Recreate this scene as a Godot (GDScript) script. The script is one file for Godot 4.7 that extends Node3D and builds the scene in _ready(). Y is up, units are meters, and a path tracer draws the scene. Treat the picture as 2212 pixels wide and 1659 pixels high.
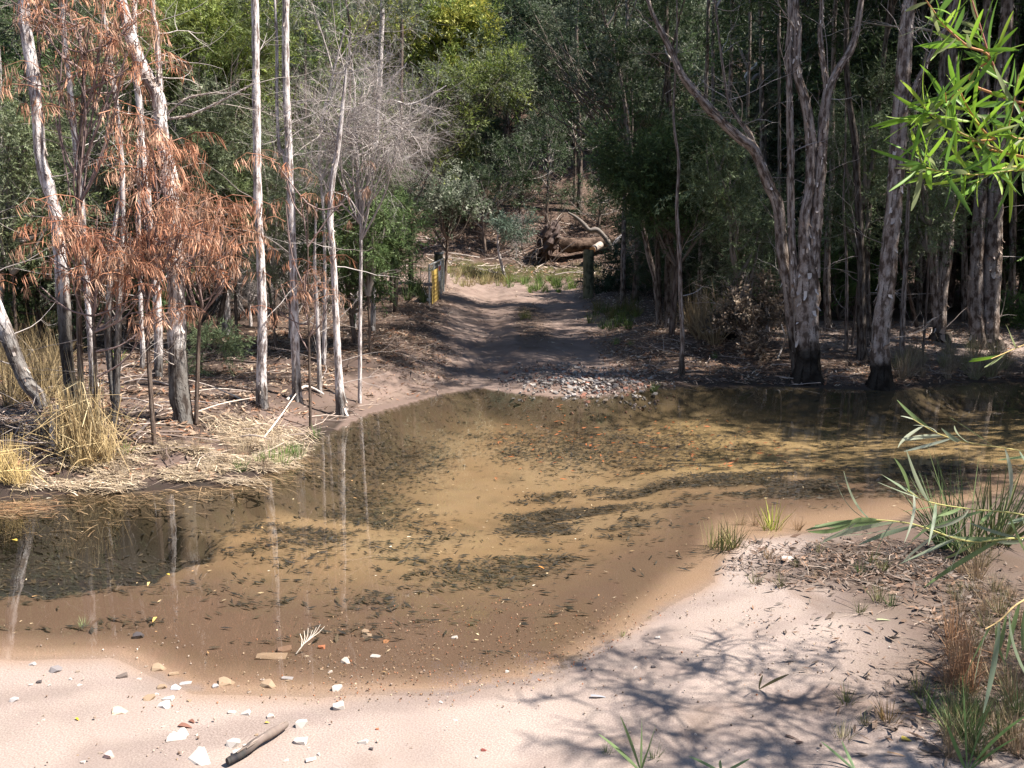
extends Node3D
# A shallow creek crossing in a paperbark forest: sand in front, a gated dirt track going up the far bank.
# x is to the right, y is up, the distance d from the camera is -z. Water lies at y = 0.

const PITCH := 0.1501
const EYE := 1.8
const FOCAL := 1739.0

var dice := RandomNumberGenerator.new()
var noise_a := FastNoiseLite.new()
var noise_b := FastNoiseLite.new()
var noise_c := FastNoiseLite.new()
var mats := {}
var shapes := {}

# ---------------------------------------------------------------- mesh collector
class Buf:
	var v := PackedVector3Array()
	var n := PackedVector3Array()
	var c := PackedColorArray()
	var t := PackedVector2Array()
	var i := PackedInt32Array()
	var smooth := true

	func tube(path: PackedVector3Array, radii: PackedFloat32Array, sides: int, tints: PackedColorArray, rough := 0.0, noise: FastNoiseLite = null, closed := false, v_scale := 0.8) -> void:
		var k := path.size()
		var along := (path[1] - path[0]).normalized()
		var side := along.cross(Vector3.RIGHT if absf(along.x) < 0.8 else Vector3.FORWARD).normalized()
		var first := v.size()
		var far := 0.0
		for a in k:
			var b: int = mini(a + 1, k - 1)
			var z: int = maxi(a - 1, 0)
			along = (path[b] - path[z]).normalized()
			side = (side - along * side.dot(along)).normalized()
			var other := along.cross(side)
			if a > 0:
				far += path[a].distance_to(path[a - 1])
			var tint: Color = tints[mini(a, tints.size() - 1)]
			for s in sides + 1:
				var turn := TAU * s / sides
				var way := side * cos(turn) + other * sin(turn)
				var r: float = radii[a]
				if noise:
					var q: Vector3 = path[a] + way * maxf(r, 0.04) * 1.2
					r *= 1.0 + rough * noise.get_noise_3d(q.x * 9.0, q.y * 3.5, q.z * 9.0)
				v.append(path[a] + way * r)
				if smooth:
					n.append(way)
				c.append(tint)
				t.append(Vector2(float(s) / sides, far * v_scale))
		for a in k - 1:
			for s in sides:
				var p := first + a * (sides + 1) + s
				i.append_array(PackedInt32Array([p, p + sides + 1, p + 1, p + 1, p + sides + 1, p + sides + 2]))
		if closed:
			for last in [0, k - 1]:
				var hub := v.size()
				v.append(path[last])
				var out: Vector3 = (path[0] - path[1]).normalized() if last == 0 else (path[k - 1] - path[k - 2]).normalized()
				if smooth:
					n.append(out)
				c.append(tints[mini(last, tints.size() - 1)])
				t.append(Vector2(0.5, 0.5))
				for s in sides + 1:
					v.append(v[first + last * (sides + 1) + s])
					if smooth:
						n.append(out)
					c.append(tints[mini(last, tints.size() - 1)])
					t.append(Vector2(0.5, 0.5))
				for s in sides:
					if last == 0:
						i.append_array(PackedInt32Array([hub, hub + 1 + s, hub + 2 + s]))
					else:
						i.append_array(PackedInt32Array([hub, hub + 2 + s, hub + 1 + s]))

	func leaf(p: Vector3, way: Vector3, wide: Vector3, length: float, width: float, tint: Color, bend := Vector3.ZERO) -> void:
		var f := v.size()
		var mid := p + way * length * 0.45 + bend * length * 0.3
		v.append_array(PackedVector3Array([p, mid + wide * width * 0.5, p + way * length + bend * length, mid - wide * width * 0.5]))
		c.append_array(PackedColorArray([tint, tint, tint, tint]))
		t.append_array(PackedVector2Array([Vector2(0, 0), Vector2(1, 0.5), Vector2(0, 1), Vector2(0.5, 0.5)]))
		i.append_array(PackedInt32Array([f, f + 1, f + 2, f, f + 2, f + 3]))

	func blade(p: Vector3, way: Vector3, wide: Vector3, length: float, width: float, sag: float, tint: Color, steps := 4) -> void:
		var f := v.size()
		for s in steps + 1:
			var u := float(s) / steps
			var at := p + way * length * u + Vector3.DOWN * sag * length * u * u
			var w := width * (1.0 - u * u * 0.96) * 0.5
			v.append(at - wide * w)
			v.append(at + wide * w)
			c.append(tint)
			c.append(tint)
			t.append(Vector2(0, u))
			t.append(Vector2(1, u))
		for s in steps:
			var a := f + s * 2
			i.append_array(PackedInt32Array([a, a + 2, a + 1, a + 1, a + 2, a + 3]))

	func tri(a: Vector3, b: Vector3, d: Vector3) -> void:
		var f := v.size()
		v.append_array(PackedVector3Array([a, b, d]))
		c.append_array(PackedColorArray([Color.WHITE, Color.WHITE, Color.WHITE]))
		t.append_array(PackedVector2Array([Vector2.ZERO, Vector2.RIGHT, Vector2.ONE]))
		i.append_array(PackedInt32Array([f, f + 1, f + 2]))

	func quad(a: Vector3, b: Vector3, d: Vector3, e: Vector3, tint := Color.WHITE) -> void:
		var f := v.size()
		v.append_array(PackedVector3Array([a, b, d, e]))
		c.append_array(PackedColorArray([tint, tint, tint, tint]))
		t.append_array(PackedVector2Array([Vector2(0, 0), Vector2(1, 0), Vector2(1, 1), Vector2(0, 1)]))
		i.append_array(PackedInt32Array([f, f + 1, f + 2, f, f + 2, f + 3]))

	func block(mid: Vector3, half: Vector3, turn := Basis.IDENTITY, tint := Color.WHITE) -> void:
		var k := []
		for z in [-1, 1]:
			for y in [-1, 1]:
				for x in [-1, 1]:
					k.append(mid + turn * (Vector3(x, y, z) * half))
		quad(k[4], k[6], k[7], k[5], tint)
		quad(k[1], k[3], k[2], k[0], tint)
		quad(k[0], k[2], k[6], k[4], tint)
		quad(k[5], k[7], k[3], k[1], tint)
		quad(k[6], k[2], k[3], k[7], tint)
		quad(k[0], k[4], k[5], k[1], tint)

	func mesh() -> ArrayMesh:
		var a := []
		a.resize(Mesh.ARRAY_MAX)
		a[Mesh.ARRAY_VERTEX] = v
		if n.size() == v.size():
			a[Mesh.ARRAY_NORMAL] = n
		a[Mesh.ARRAY_COLOR] = c
		a[Mesh.ARRAY_TEX_UV] = t
		a[Mesh.ARRAY_INDEX] = i
		var m := ArrayMesh.new()
		m.add_surface_from_arrays(Mesh.PRIMITIVE_TRIANGLES, a)
		return m


func flat() -> Buf:
	var b := Buf.new()
	b.smooth = false
	return b


# ---------------------------------------------------------------- nodes
func part(called: String, m: Mesh, mat: Material, parent: Node3D = self, where := Transform3D()) -> MeshInstance3D:
	var o := MeshInstance3D.new()
	o.name = called
	o.mesh = m
	o.material_override = mat
	o.transform = where
	parent.add_child(o, true)
	return o


func tag(o: Node, label: String, category := "", group := "", kind := "") -> Node:
	o.set_meta("label", label)
	if category:
		o.set_meta("category", category)
	if group:
		o.set_meta("group", group)
	if kind:
		o.set_meta("kind", kind)
	return o


func thing(called: String, label: String, category: String, where := Vector3.ZERO, group := "") -> Node3D:
	var o := Node3D.new()
	o.name = called
	o.position = where
	add_child(o, true)
	tag(o, label, category, group)
	return o


func another(o: Node3D, where: Vector3, turn: float, size: float, label := "", group := "") -> Node3D:
	var r: Node3D = o.duplicate()
	r.name = String(o.name).rstrip("0123456789")
	add_child(r, true)
	r.position = where
	r.rotation.y = turn
	r.scale = Vector3.ONE * size
	if label:
		r.set_meta("label", label)
	if group:
		r.set_meta("group", group)
	return r


func many(called: String, m: Mesh, mat: Material, places: Array, tints: PackedColorArray, parent: Node3D = self) -> MultiMeshInstance3D:
	var mm := MultiMesh.new()
	mm.transform_format = MultiMesh.TRANSFORM_3D
	mm.use_colors = true
	mm.mesh = m
	mm.instance_count = places.size()
	for k in places.size():
		mm.set_instance_transform(k, places[k])
		mm.set_instance_color(k, tints[k])
	var o := MultiMeshInstance3D.new()
	o.name = called
	o.multimesh = mm
	o.material_override = mat
	o.set_meta("kind", "stuff")
	parent.add_child(o, true)
	return o


# ---------------------------------------------------------------- measuring the photograph
func ray(px: float, py: float) -> Vector3:
	var a := (px - 1106.0) / FOCAL
	var b := (829.5 - py) / FOCAL
	return Vector3(a, -sin(PITCH) + b * cos(PITCH), -cos(PITCH) - b * sin(PITCH))


func at(px: float, py: float, d: float) -> Vector3:
	var r := ray(px, py)
	return Vector3(0, EYE, 0) + r * (d / -r.z)


func spot(px: float, py: float) -> Vector3:
	var r := ray(px, py)
	r /= -r.z
	var d := 1.5
	while d < 90.0:
		var p := Vector3(0, EYE, 0) + r * d
		if p.y < ground(p.x, d):
			break
		d *= 1.004
	return Vector3(r.x * d, ground(r.x * d, d), -d)


func ease01(a: float, b: float, x: float) -> float:
	return smoothstep(a, b, x)


# ---------------------------------------------------------------- the lie of the land
var near_line := [[-9.0, 3.3], [-3.6, 3.62], [-2.39, 3.55], [-1.85, 3.52], [-1.62, 3.39], [-1.33, 3.23], [-0.8, 3.19], [-0.25, 3.23], [0.2, 3.39], [0.51, 3.71], [0.85, 4.09], [1.16, 4.41], [1.32, 4.8], [1.5, 5.1], [1.93, 5.24], [2.57, 5.41], [4.16, 6.35], [6.0, 7.6], [9.0, 8.4], [20.0, 9.0]]
var far_line := [[-14.0, 5.6], [-3.88, 5.9], [-3.38, 6.2], [-2.9, 6.15], [-2.26, 6.28], [-1.98, 7.0], [-1.98, 8.1], [-1.72, 9.5], [-0.94, 11.0], [-0.44, 11.5], [-0.04, 11.1], [0.52, 10.75], [1.22, 10.85], [1.98, 11.5], [2.69, 11.7], [4.18, 11.55], [5.49, 11.25], [6.63, 12.0], [9.0, 12.2], [20.0, 14.0]]


func along_line(line: Array, x: float) -> float:
	if x <= line[0][0]:
		return line[0][1]
	for k in line.size() - 1:
		if x <= line[k + 1][0]:
			var u: float = (x - line[k][0]) / maxf(0.0001, line[k + 1][0] - line[k][0])
			return lerpf(line[k][1], line[k + 1][1], u)
	return line[-1][1]


func near_edge(x: float) -> float:
	return along_line(near_line, x) + 0.05 * noise_a.get_noise_2d(x * 40.0, 7.0)


func far_edge(x: float) -> float:
	return along_line(far_line, x) + 0.09 * noise_a.get_noise_2d(x * 30.0, 90.0)


var bank_side := [[6.28, -2.26], [7.0, -1.99], [8.1, -1.97], [9.5, -1.72], [11.0, -0.94], [11.5, -0.44]]


func past_far(x: float, d: float) -> float:
	# how far beyond the far waterline; the left bank's edge runs almost straight away from the camera
	var v := d - far_edge(x)
	if d > 6.28 and d < 11.5 and x < 0.0:
		var side := along_line(bank_side, d) - x + 0.08 * noise_a.get_noise_2d(d * 40.0, 33.0)
		v = minf(v, maxf(side, 0.02)) if v > 0.0 else maxf(v, minf(side, -0.02))
	return v


func on_track(x: float, d: float) -> float:
	var mid := lerpf(0.45, 0.12, clampf((d - 11.0) / 11.0, 0, 1))
	var half := lerpf(1.25, 1.95, clampf((d - 11.0) / 12.0, 0, 1))
	var w := 0.35 * noise_a.get_noise_2d(x * 20.0, d * 20.0)
	var t := 1.0 - ease01(half - 0.25, half + 0.45, absf(x - mid) + w)
	t *= 1.0 - ease01(29.0, 30.5, d + w)
	var bend := (1.0 - ease01(2.0, 2.8, absf(d - 27.6) + w)) * (1.0 - ease01(0.0, 1.5, x))
	return maxf(t, bend)


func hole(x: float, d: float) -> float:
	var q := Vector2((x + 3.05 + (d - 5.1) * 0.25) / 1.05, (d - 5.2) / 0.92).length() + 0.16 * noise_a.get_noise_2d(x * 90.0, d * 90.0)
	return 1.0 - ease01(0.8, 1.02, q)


func ground(x: float, d: float) -> float:
	var en := d - near_edge(x)
	var ef := -past_far(x, d)
	var fine := noise_b.get_noise_2d(x * 60.0, d * 60.0)
	if en > 0.0 and ef > 0.0:
		var deep := minf(0.07 * en, 0.2)
		deep = minf(deep + 0.1 * ease01(1.5, 4.0, en), 0.3 * ef + 0.1 * ease01(0.0, 0.6, ef))
		return -deep - 0.004 - 0.25 * hole(x, d) * ease01(0.0, 0.4, ef) + 0.012 * fine * clampf(en, 0, 1)
	if en <= 0.0:
		var e := -en
		var h := 0.035 * e + 0.05 * ease01(0.1, 1.2, e) * ease01(1.0, 2.4, x) + 0.006
		h -= 0.011 * (1.0 - ease01(0.02, 0.16, e))
		return h + 0.012 * fine * clampf(e * 2.0, 0, 1) + 0.02 * noise_a.get_noise_2d(x * 12.0, d * 12.0) * clampf(e, 0, 1)
	var e2 := -ef
	var left := 1.0 - ease01(-1.9, -0.9, x)
	var right := ease01(1.6, 3.2, x)
	var mid := 1.0 - left - right
	var h2 := 0.0
	var mat_low := 1.0 - ease01(0.7, 1.2, e2) if x < -1.9 and d < 7.6 else 0.0
	h2 += left * (0.26 * ease01(0.25, 1.3, e2) + 0.028 * e2 + 0.03 * mat_low * ease01(0.0, 0.3, e2))
	h2 += mid * (0.056 * e2)
	h2 += right * (0.10 * ease01(0.0, 0.8, e2) + 0.26 * ease01(0.8, 2.8, e2) + 0.018 * e2)
	var far_track := 0.05 * maxf(0.0, d - 14.0) * (left + right) * 0.55
	h2 += far_track + 0.25 * ease01(29.5, 31.5, d) * (1.0 - ease01(2.0, 6.0, absf(x - 0.5)) * 0.5)
	var foot := 31.0 + 0.012 * x * x * ease01(0, 6, x) * 0.0 - 3.0 * ease01(-4.0, -12.0, x)
	var up := maxf(0.0, d - foot)
	h2 += 0.62 * (sqrt(up * up + 16.0) - 4.0)
	var t := on_track(x, d)
	h2 += (0.05 + 0.03 * up) * noise_a.get_noise_2d(x * 9.0, d * 9.0) * clampf(e2, 0, 1) * (1.0 - 0.9 * t)
	h2 += 0.025 * fine * clampf(e2 * 1.5, 0, 1)
	if t > 0.3 and d < 29.0:
		var wheel := absf(absf(x - lerpf(0.45, 0.12, clampf((d - 11.0) / 11.0, 0, 1))) - 0.75)
		h2 -= 0.04 * (1.0 - ease01(0.15, 0.5, wheel)) * clampf(e2, 0, 1)
	return h2 + 0.004


func mixc(a: Color, b: Color, k: float) -> Color:
	return a.lerp(b, clampf(k, 0, 1))


func ground_tint(x: float, d: float) -> Color:
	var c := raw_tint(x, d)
	var k := 0.74 if d > near_edge(x) and past_far(x, d) < 0.0 else (0.68 if d < 6.0 else 0.64)
	return Color(c.r * k, c.g * k, c.b * k)


func raw_tint(x: float, d: float) -> Color:
	var en := d - near_edge(x)
	var ef := -past_far(x, d)
	var n := noise_a.get_noise_2d(x * 35.0, d * 35.0)
	var m := noise_b.get_noise_2d(x * 25.0 + 500.0, d * 25.0)
	var sand := Color(0.55, 0.46, 0.42)
	var c := sand
	if en <= 0.0:
		var e := -en
		c = mixc(sand, Color(0.45, 0.37, 0.335), 0.5 + n)
		c = mixc(Color(0.42, 0.29, 0.21), c, ease01(-0.03, 0.22, e + 0.05 * n))
		var streak := noise_b.get_noise_2d(x * 9.0 + d * 5.0, d * 30.0 - x * 12.0)
		c = mixc(c, Color(0.37, 0.30, 0.275), 0.75 * ease01(0.0, 0.35, streak))
		c = mixc(c, Color(0.27, 0.2, 0.17), 0.6 * ease01(0.3, 0.45, m) * ease01(0.2, 1.0, e))
		var dirt := ease01(1.35, 2.1, x + 0.4 * n - 0.3 * ease01(3.9, 4.6, d))
		c = mixc(c, Color(0.16, 0.115, 0.09), dirt * 0.85)
		var flood := clampf(1.5 - 1.5 * Vector2((x - 2.05) / 0.85, (d - 4.5) / 0.5).length() + 0.8 * n, 0, 1)
		c = mixc(c, Color(0.11, 0.08, 0.065), flood * 0.9)
		return c
	if ef > 0.0:
		var warm := ease01(-0.1, 1.1, x)
		var orange := mixc(Color(0.27, 0.18, 0.125), Color(0.40, 0.27, 0.18), warm)
		var brown := Color(0.15, 0.097, 0.066)
		var ochre := Color(0.36, 0.255, 0.145)
		c = mixc(Color(0.42, 0.29, 0.21), orange, ease01(0.0, 0.1, en))
		var wide := lerpf(0.65, 1.8, ease01(0.2, 1.6, x))
		c = mixc(c, brown, 0.9 * ease01(0.10 * wide, 0.42 * wide, en + 0.06 * n))
		c = mixc(c, mixc(ochre, Color(0.31, 0.205, 0.11), 0.5 + n), ease01(0.7, 2.2, en + 0.3 * n))
		var gold := ease01(0.6, 2.5, x) * ease01(6.9, 7.6, d + 0.3 * n)
		c = mixc(c, Color(0.43, 0.305, 0.145), gold)
		c = mixc(c, Color(0.05, 0.044, 0.034), 0.62 * clampf(sunk_leaves(x, d) - 0.12, 0, 1))
		var silt := ease01(0.15, 0.7, m + 0.25 * n) * 0.35 * ease01(0.8, 1.6, en)
		c = mixc(c, Color(0.07, 0.055, 0.035), silt)
		c = mixc(c, Color(0.016, 0.021, 0.024), hole(x, d) * 0.96)  # pool bed near black, tinted bluish to paint in reflected sky and trees
		c = mixc(c, Color(0.045, 0.037, 0.028), (1.0 - ease01(0.2, 1.6 + 1.4 * ease01(2.0, 4.0, x), ef)) * 0.8)  # bed darkened toward far shore, wider at right to paint in tree reflections
		return c
	var e2 := -ef
	var litter := mixc(Color(0.12, 0.085, 0.068), Color(0.26, 0.19, 0.16), 0.5 + 0.9 * n)
	c = litter
	if x < 0.0 and d < 14.0:
		c = mixc(mixc(Color(0.10, 0.075, 0.065), Color(0.27, 0.2, 0.175), 0.5 + n), c, ease01(11.0, 14.0, d))
		var beach := (1.0 - ease01(0.5, 1.1, absf(x + 1.55 - 0.25 * (d - 9.5)))) * ease01(8.2, 8.9, d)
		c = mixc(c, Color(0.36, 0.27, 0.235), beach)
	var bench := ease01(4.2, 5.4, x) * (1.0 - ease01(10.0, 12.0, x)) * ease01(13.0, 13.9, d + 0.8 * m) * (1.0 - ease01(16.8, 17.8, d))
	c = mixc(c, Color(0.5, 0.41, 0.37), bench)
	var wet := (1.0 - ease01(0.1, 0.6, e2 + 0.2 * n)) if x > 1.8 else (1.0 - ease01(0.1, 0.75, e2 + 0.2 * n))
	c = mixc(c, Color(0.055, 0.043, 0.037), wet * (0.9 if x < -1.9 else (0.7 if x > 1.8 else 0.25)))
	var verge := ease01(29.8, 30.8, d + m) * (1.0 - ease01(32.3, 33.3, d + m)) * ease01(-4.0, -2.0, x) * (1.0 - ease01(3.0, 4.0, x))
	c = mixc(c, Color(0.10, 0.105, 0.035), verge * 0.85)
	var t := on_track(x, d)
	var dirt2 := mixc(Color(0.33, 0.245, 0.215), Color(0.44, 0.34, 0.30), 0.5 + n)
	var middle := (1.0 - ease01(0.2, 0.5, absf(x - 0.45) + 0.3 * m)) * ease01(13.5, 16.0, d) * (1.0 - ease01(21.0, 23.0, d))
	dirt2 = mixc(dirt2, Color(0.15, 0.105, 0.08), 0.6 * middle + 0.35 * ease01(0.1, 0.5, m))
	c = mixc(c, dirt2, t)
	if d > 33.0:
		c = mixc(c, Color(0.16, 0.105, 0.085), 0.4)
	return c


func steps_from(list: Array) -> PackedFloat32Array:
	# list: start, then [until, step, growth] runs
	var out := PackedFloat32Array([list[0]])
	for k in range(1, list.size()):
		var step: float = list[k][1]
		while out[-1] < list[k][0] - 1e-4:
			out.append(out[-1] + step)
			step *= list[k][2]
	return out


func build_ground() -> void:
	var xs := PackedFloat32Array()
	var half := steps_from([0.0, [4.4, 0.05, 1.0], [11.0, 0.07, 1.02], [75.0, 0.3, 1.09]])
	for k in range(half.size() - 1, 0, -1):
		xs.append(-half[k])
	xs.append_array(half)
	var ds := steps_from([-14.0, [2.0, 0.6, 0.975], [6.6, 0.05, 1.0], [13.0, 0.07, 1.0], [34.0, 0.12, 1.012], [115.0, 0.5, 1.05]])
	var b := Buf.new()
	var w := xs.size()
	var v := PackedVector3Array()
	var n := PackedVector3Array()
	var c := PackedColorArray()
	var t := PackedVector2Array()
	var heights := PackedFloat32Array()
	var index := PackedInt32Array()
	for d in ds:
		for x in xs:
			heights.append(ground(x, d))
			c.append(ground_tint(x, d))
			v.append(Vector3(x, heights[-1], -d))
			t.append(Vector2(x, d))
	for r in ds.size():
		for q in w:
			var q0 := maxi(q - 1, 0)
			var q1 := mini(q + 1, w - 1)
			var r0 := maxi(r - 1, 0)
			var r1 := mini(r + 1, ds.size() - 1)
			n.append(Vector3((heights[r * w + q0] - heights[r * w + q1]) / (xs[q1] - xs[q0]), 1.0, (heights[r1 * w + q] - heights[r0 * w + q]) / (ds[r1] - ds[r0])).normalized())
	for r in ds.size() - 1:
		for q in w - 1:
			var p := r * w + q
			for k in [p, p + w, p + 1, p + 1, p + w, p + w + 1]:
				index.append(k)
	b.v = v
	b.n = n
	b.c = c
	b.t = t
	b.i = index
	var o := part("ground", b.mesh(), mats.ground)
	tag(o, "sandy creek bed, leaf-littered banks, dirt track and hillside", "", "", "structure")
	var wb := Buf.new()
	var wx := steps_from([-16.0, [20.0, 0.5, 1.0]])
	var wd := steps_from([2.4, [14.0, 0.5, 1.0]])
	for d in wd:
		for x in wx:
			wb.v.append(Vector3(x, 0, -d))
			wb.n.append(Vector3.UP)
			wb.c.append(Color.WHITE)
			wb.t.append(Vector2(x, d))
	for r in wd.size() - 1:
		for q in wx.size() - 1:
			var p := r * wx.size() + q
			wb.i.append_array(PackedInt32Array([p, p + wx.size(), p + 1, p + 1, p + wx.size(), p + wx.size() + 1]))
	var wo := part("water", wb.mesh(), mats.water)
	tag(wo, "clear shallow brown creek water over sand", "", "", "structure")


# ---------------------------------------------------------------- materials
func noise_tex(size: int, freq: float, low: Color, high: Color, octaves := 4, seed_no := 1, normal := false, strength := 8.0) -> NoiseTexture2D:
	var f := FastNoiseLite.new()
	f.noise_type = FastNoiseLite.TYPE_SIMPLEX_SMOOTH
	f.seed = seed_no
	f.frequency = freq
	f.fractal_octaves = octaves
	var t := NoiseTexture2D.new()
	t.width = size
	t.height = size
	t.seamless = true
	t.seamless_blend_skirt = 0.3
	t.noise = f
	if normal:
		t.as_normal_map = true
		t.bump_strength = strength
	else:
		var g := Gradient.new()
		g.set_color(0, low)
		g.set_color(1, high)
		t.color_ramp = g
	return t


func bark_tex(base: Color, pale: Color, dark: Color, seed_no: int, flaky: float) -> Array:
	# colour and height of papery bark: tall soft streaks, torn horizontal edges, dark fissures
	var w := 256
	var h := 512
	var f := FastNoiseLite.new()
	f.seed = seed_no
	f.noise_type = FastNoiseLite.TYPE_SIMPLEX_SMOOTH
	f.frequency = 1.0
	f.fractal_octaves = 3
	var im := Image.create(w, h, false, Image.FORMAT_RGB8)
	var hm := Image.create(w, h, false, Image.FORMAT_RGB8)
	for y in h:
		for x in w:
			var a := TAU * x / w
			var cx := cos(a)
			var sx := sin(a)
			var yy := float(y) / h
			# wraps round the trunk; along it the end fades into the beginning
			var fade := smoothstep(0.82, 1.0, yy)
			var streak := lerpf(f.get_noise_3d(cx * 2.4 + 9.0, sx * 2.4, yy * 2.0), f.get_noise_3d(cx * 2.4 + 9.0, sx * 2.4, (yy - 1.0) * 2.0), fade)
			var patch := lerpf(f.get_noise_3d(cx * 0.9, sx * 0.9 + 30.0, yy * 5.0), f.get_noise_3d(cx * 0.9, sx * 0.9 + 30.0, (yy - 1.0) * 5.0), fade)
			var tear := lerpf(f.get_noise_3d(cx * 2.6 + 50.0, sx * 2.6, yy * 16.0), f.get_noise_3d(cx * 2.6 + 50.0, sx * 2.6, (yy - 1.0) * 16.0), fade)
			var grain := lerpf(f.get_noise_3d(cx * 11.0 + 70.0, sx * 11.0, yy * 26.0), f.get_noise_3d(cx * 11.0 + 70.0, sx * 11.0, (yy - 1.0) * 26.0), fade)
			var c := base.lerp(pale, clampf(0.5 + patch * 1.3 + grain * 0.4, 0, 1))
			var fis := smoothstep(0.16, 0.42, streak * 0.75 + grain * 0.35)
			c = c.lerp(dark, fis * 0.75)
			var edge := smoothstep(0.03, 0.0, absf(tear - 0.12)) * flaky
			c = c.lerp(dark, edge * 0.7)
			c = c.lerp(dark.lerp(base, 0.4), smoothstep(0.12, 0.4, -patch) * 0.7)
			im.set_pixel(x, y, c)
			var height := 0.5 + 0.25 * grain - 0.3 * fis + 0.35 * (smoothstep(0.12, 0.14, tear) - 0.5) * flaky
			hm.set_pixel(x, y, Color(height, height, height))
	return [ImageTexture.create_from_image(im), ImageTexture.create_from_image(hm)]


func paint(color: Color, rough := 0.8, tinted := true) -> StandardMaterial3D:
	var m := StandardMaterial3D.new()
	m.albedo_color = color.linear_to_srgb()
	m.roughness = rough
	m.metallic_specular = 0.4
	m.vertex_color_use_as_albedo = tinted
	return m


func leaf_paint(through: float, rough := 0.5, spec := 0.45) -> StandardMaterial3D:
	var m := paint(Color.WHITE, rough)
	m.backlight_enabled = true
	m.backlight = Color(through, through, through)
	m.metallic_specular = spec
	m.cull_mode = BaseMaterial3D.CULL_DISABLED
	return m


func bark_paint(tex: Array, depth: float) -> StandardMaterial3D:
	var m := paint(Color.WHITE, 0.85)
	m.albedo_texture = tex[0]
	m.heightmap_enabled = true
	m.heightmap_texture = tex[1]
	m.heightmap_scale = depth
	m.metallic_specular = 0.3
	return m


func build_materials() -> void:
	var g := paint(Color.WHITE, 0.92)
	g.albedo_texture = noise_tex(1024, 0.11, Color(0.72, 0.7, 0.69), Color(1, 1, 1), 4, 3)
	g.uv1_triplanar = true
	g.uv1_world_triplanar = true
	g.uv1_scale = Vector3(0.9, 0.9, 0.9)
	g.heightmap_enabled = true
	g.heightmap_texture = noise_tex(1024, 0.05, Color.BLACK, Color.WHITE, 5, 8)
	g.heightmap_scale = 0.08
	g.metallic_specular = 0.25
	mats.ground = g
	var w := StandardMaterial3D.new()
	w.transparency = BaseMaterial3D.TRANSPARENCY_ALPHA
	w.albedo_color = Color(0.30, 0.26, 0.17, 0.07)
	w.roughness = 0.0
	w.metallic_specular = 0.42
	w.normal_enabled = true
	w.normal_texture = noise_tex(512, 0.012, Color.BLACK, Color.WHITE, 2, 5, true, 3.0)
	w.normal_scale = 0.035
	w.uv1_scale = Vector3(0.35, 0.35, 0.35)
	mats.water = w
	mats.pale_bark = bark_paint(bark_tex(Color(0.66, 0.62, 0.615), Color(0.87, 0.85, 0.855), Color(0.27, 0.21, 0.19), 11, 1.0), 0.9)
	mats.brown_bark = bark_paint(bark_tex(Color(0.45, 0.395, 0.365), Color(0.66, 0.62, 0.60), Color(0.18, 0.14, 0.12), 23, 1.0), 1.3)
	mats.dark_bark = bark_paint(bark_tex(Color(0.33, 0.275, 0.25), Color(0.47, 0.42, 0.39), Color(0.15, 0.12, 0.105), 37, 0.6), 0.9)
	mats.post_wood = bark_paint(bark_tex(Color(0.40, 0.41, 0.36), Color(0.5, 0.5, 0.44), Color(0.22, 0.21, 0.18), 53, 0.0), 0.5)
	mats.flake = leaf_paint(0.25, 0.85, 0.2)
	mats.leaf = leaf_paint(0.8, 0.55, 0.35)
	mats.gloss_leaf = leaf_paint(0.9, 0.5, 0.34)
	mats.dead_leaf = leaf_paint(0.55, 0.6, 0.35)
	mats.straw = leaf_paint(0.35, 0.6, 0.35)
	mats.twig = paint(Color.WHITE, 0.8)
	mats.rock = paint(Color.WHITE, 0.85)
	mats.rock.albedo_texture = noise_tex(256, 0.04, Color(0.72, 0.7, 0.68), Color(1, 1, 1), 4, 31)
	mats.rock.uv1_triplanar = true
	mats.rock.uv1_scale = Vector3(3, 3, 3)
	mats.metal = paint(Color(0.42, 0.44, 0.46), 0.4, false)
	mats.metal.metallic = 0.7
	mats.plain = paint(Color.WHITE, 0.75)


# ---------------------------------------------------------------- curves and twigs
func smooth_path(flat_list: Array, per := 4) -> Array:
	# [Vector3, radius] pairs -> [path, radii] along a Catmull-Rom curve
	var p := PackedVector3Array()
	var r := PackedFloat32Array()
	var k := flat_list.size()
	for a in k - 1:
		var p0: Vector3 = flat_list[maxi(a - 1, 0)][0]
		var p1: Vector3 = flat_list[a][0]
		var p2: Vector3 = flat_list[a + 1][0]
		var p3: Vector3 = flat_list[mini(a + 2, k - 1)][0]
		for s in per:
			var u := float(s) / per
			p.append(p1.cubic_interpolate(p2, p0, p3, u))
			r.append(lerpf(flat_list[a][1], flat_list[a + 1][1], u))
	p.append(flat_list[-1][0])
	r.append(flat_list[-1][1])
	return [p, r]


func bits() -> Vector3:
	return Vector3(dice.randf_range(-1, 1), dice.randf_range(-1, 1), dice.randf_range(-1, 1))


func some_way() -> Vector3:
	var q := bits()
	while q.length() < 0.1 or q.length() > 1.0:
		q = bits()
	return q.normalized()


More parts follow.
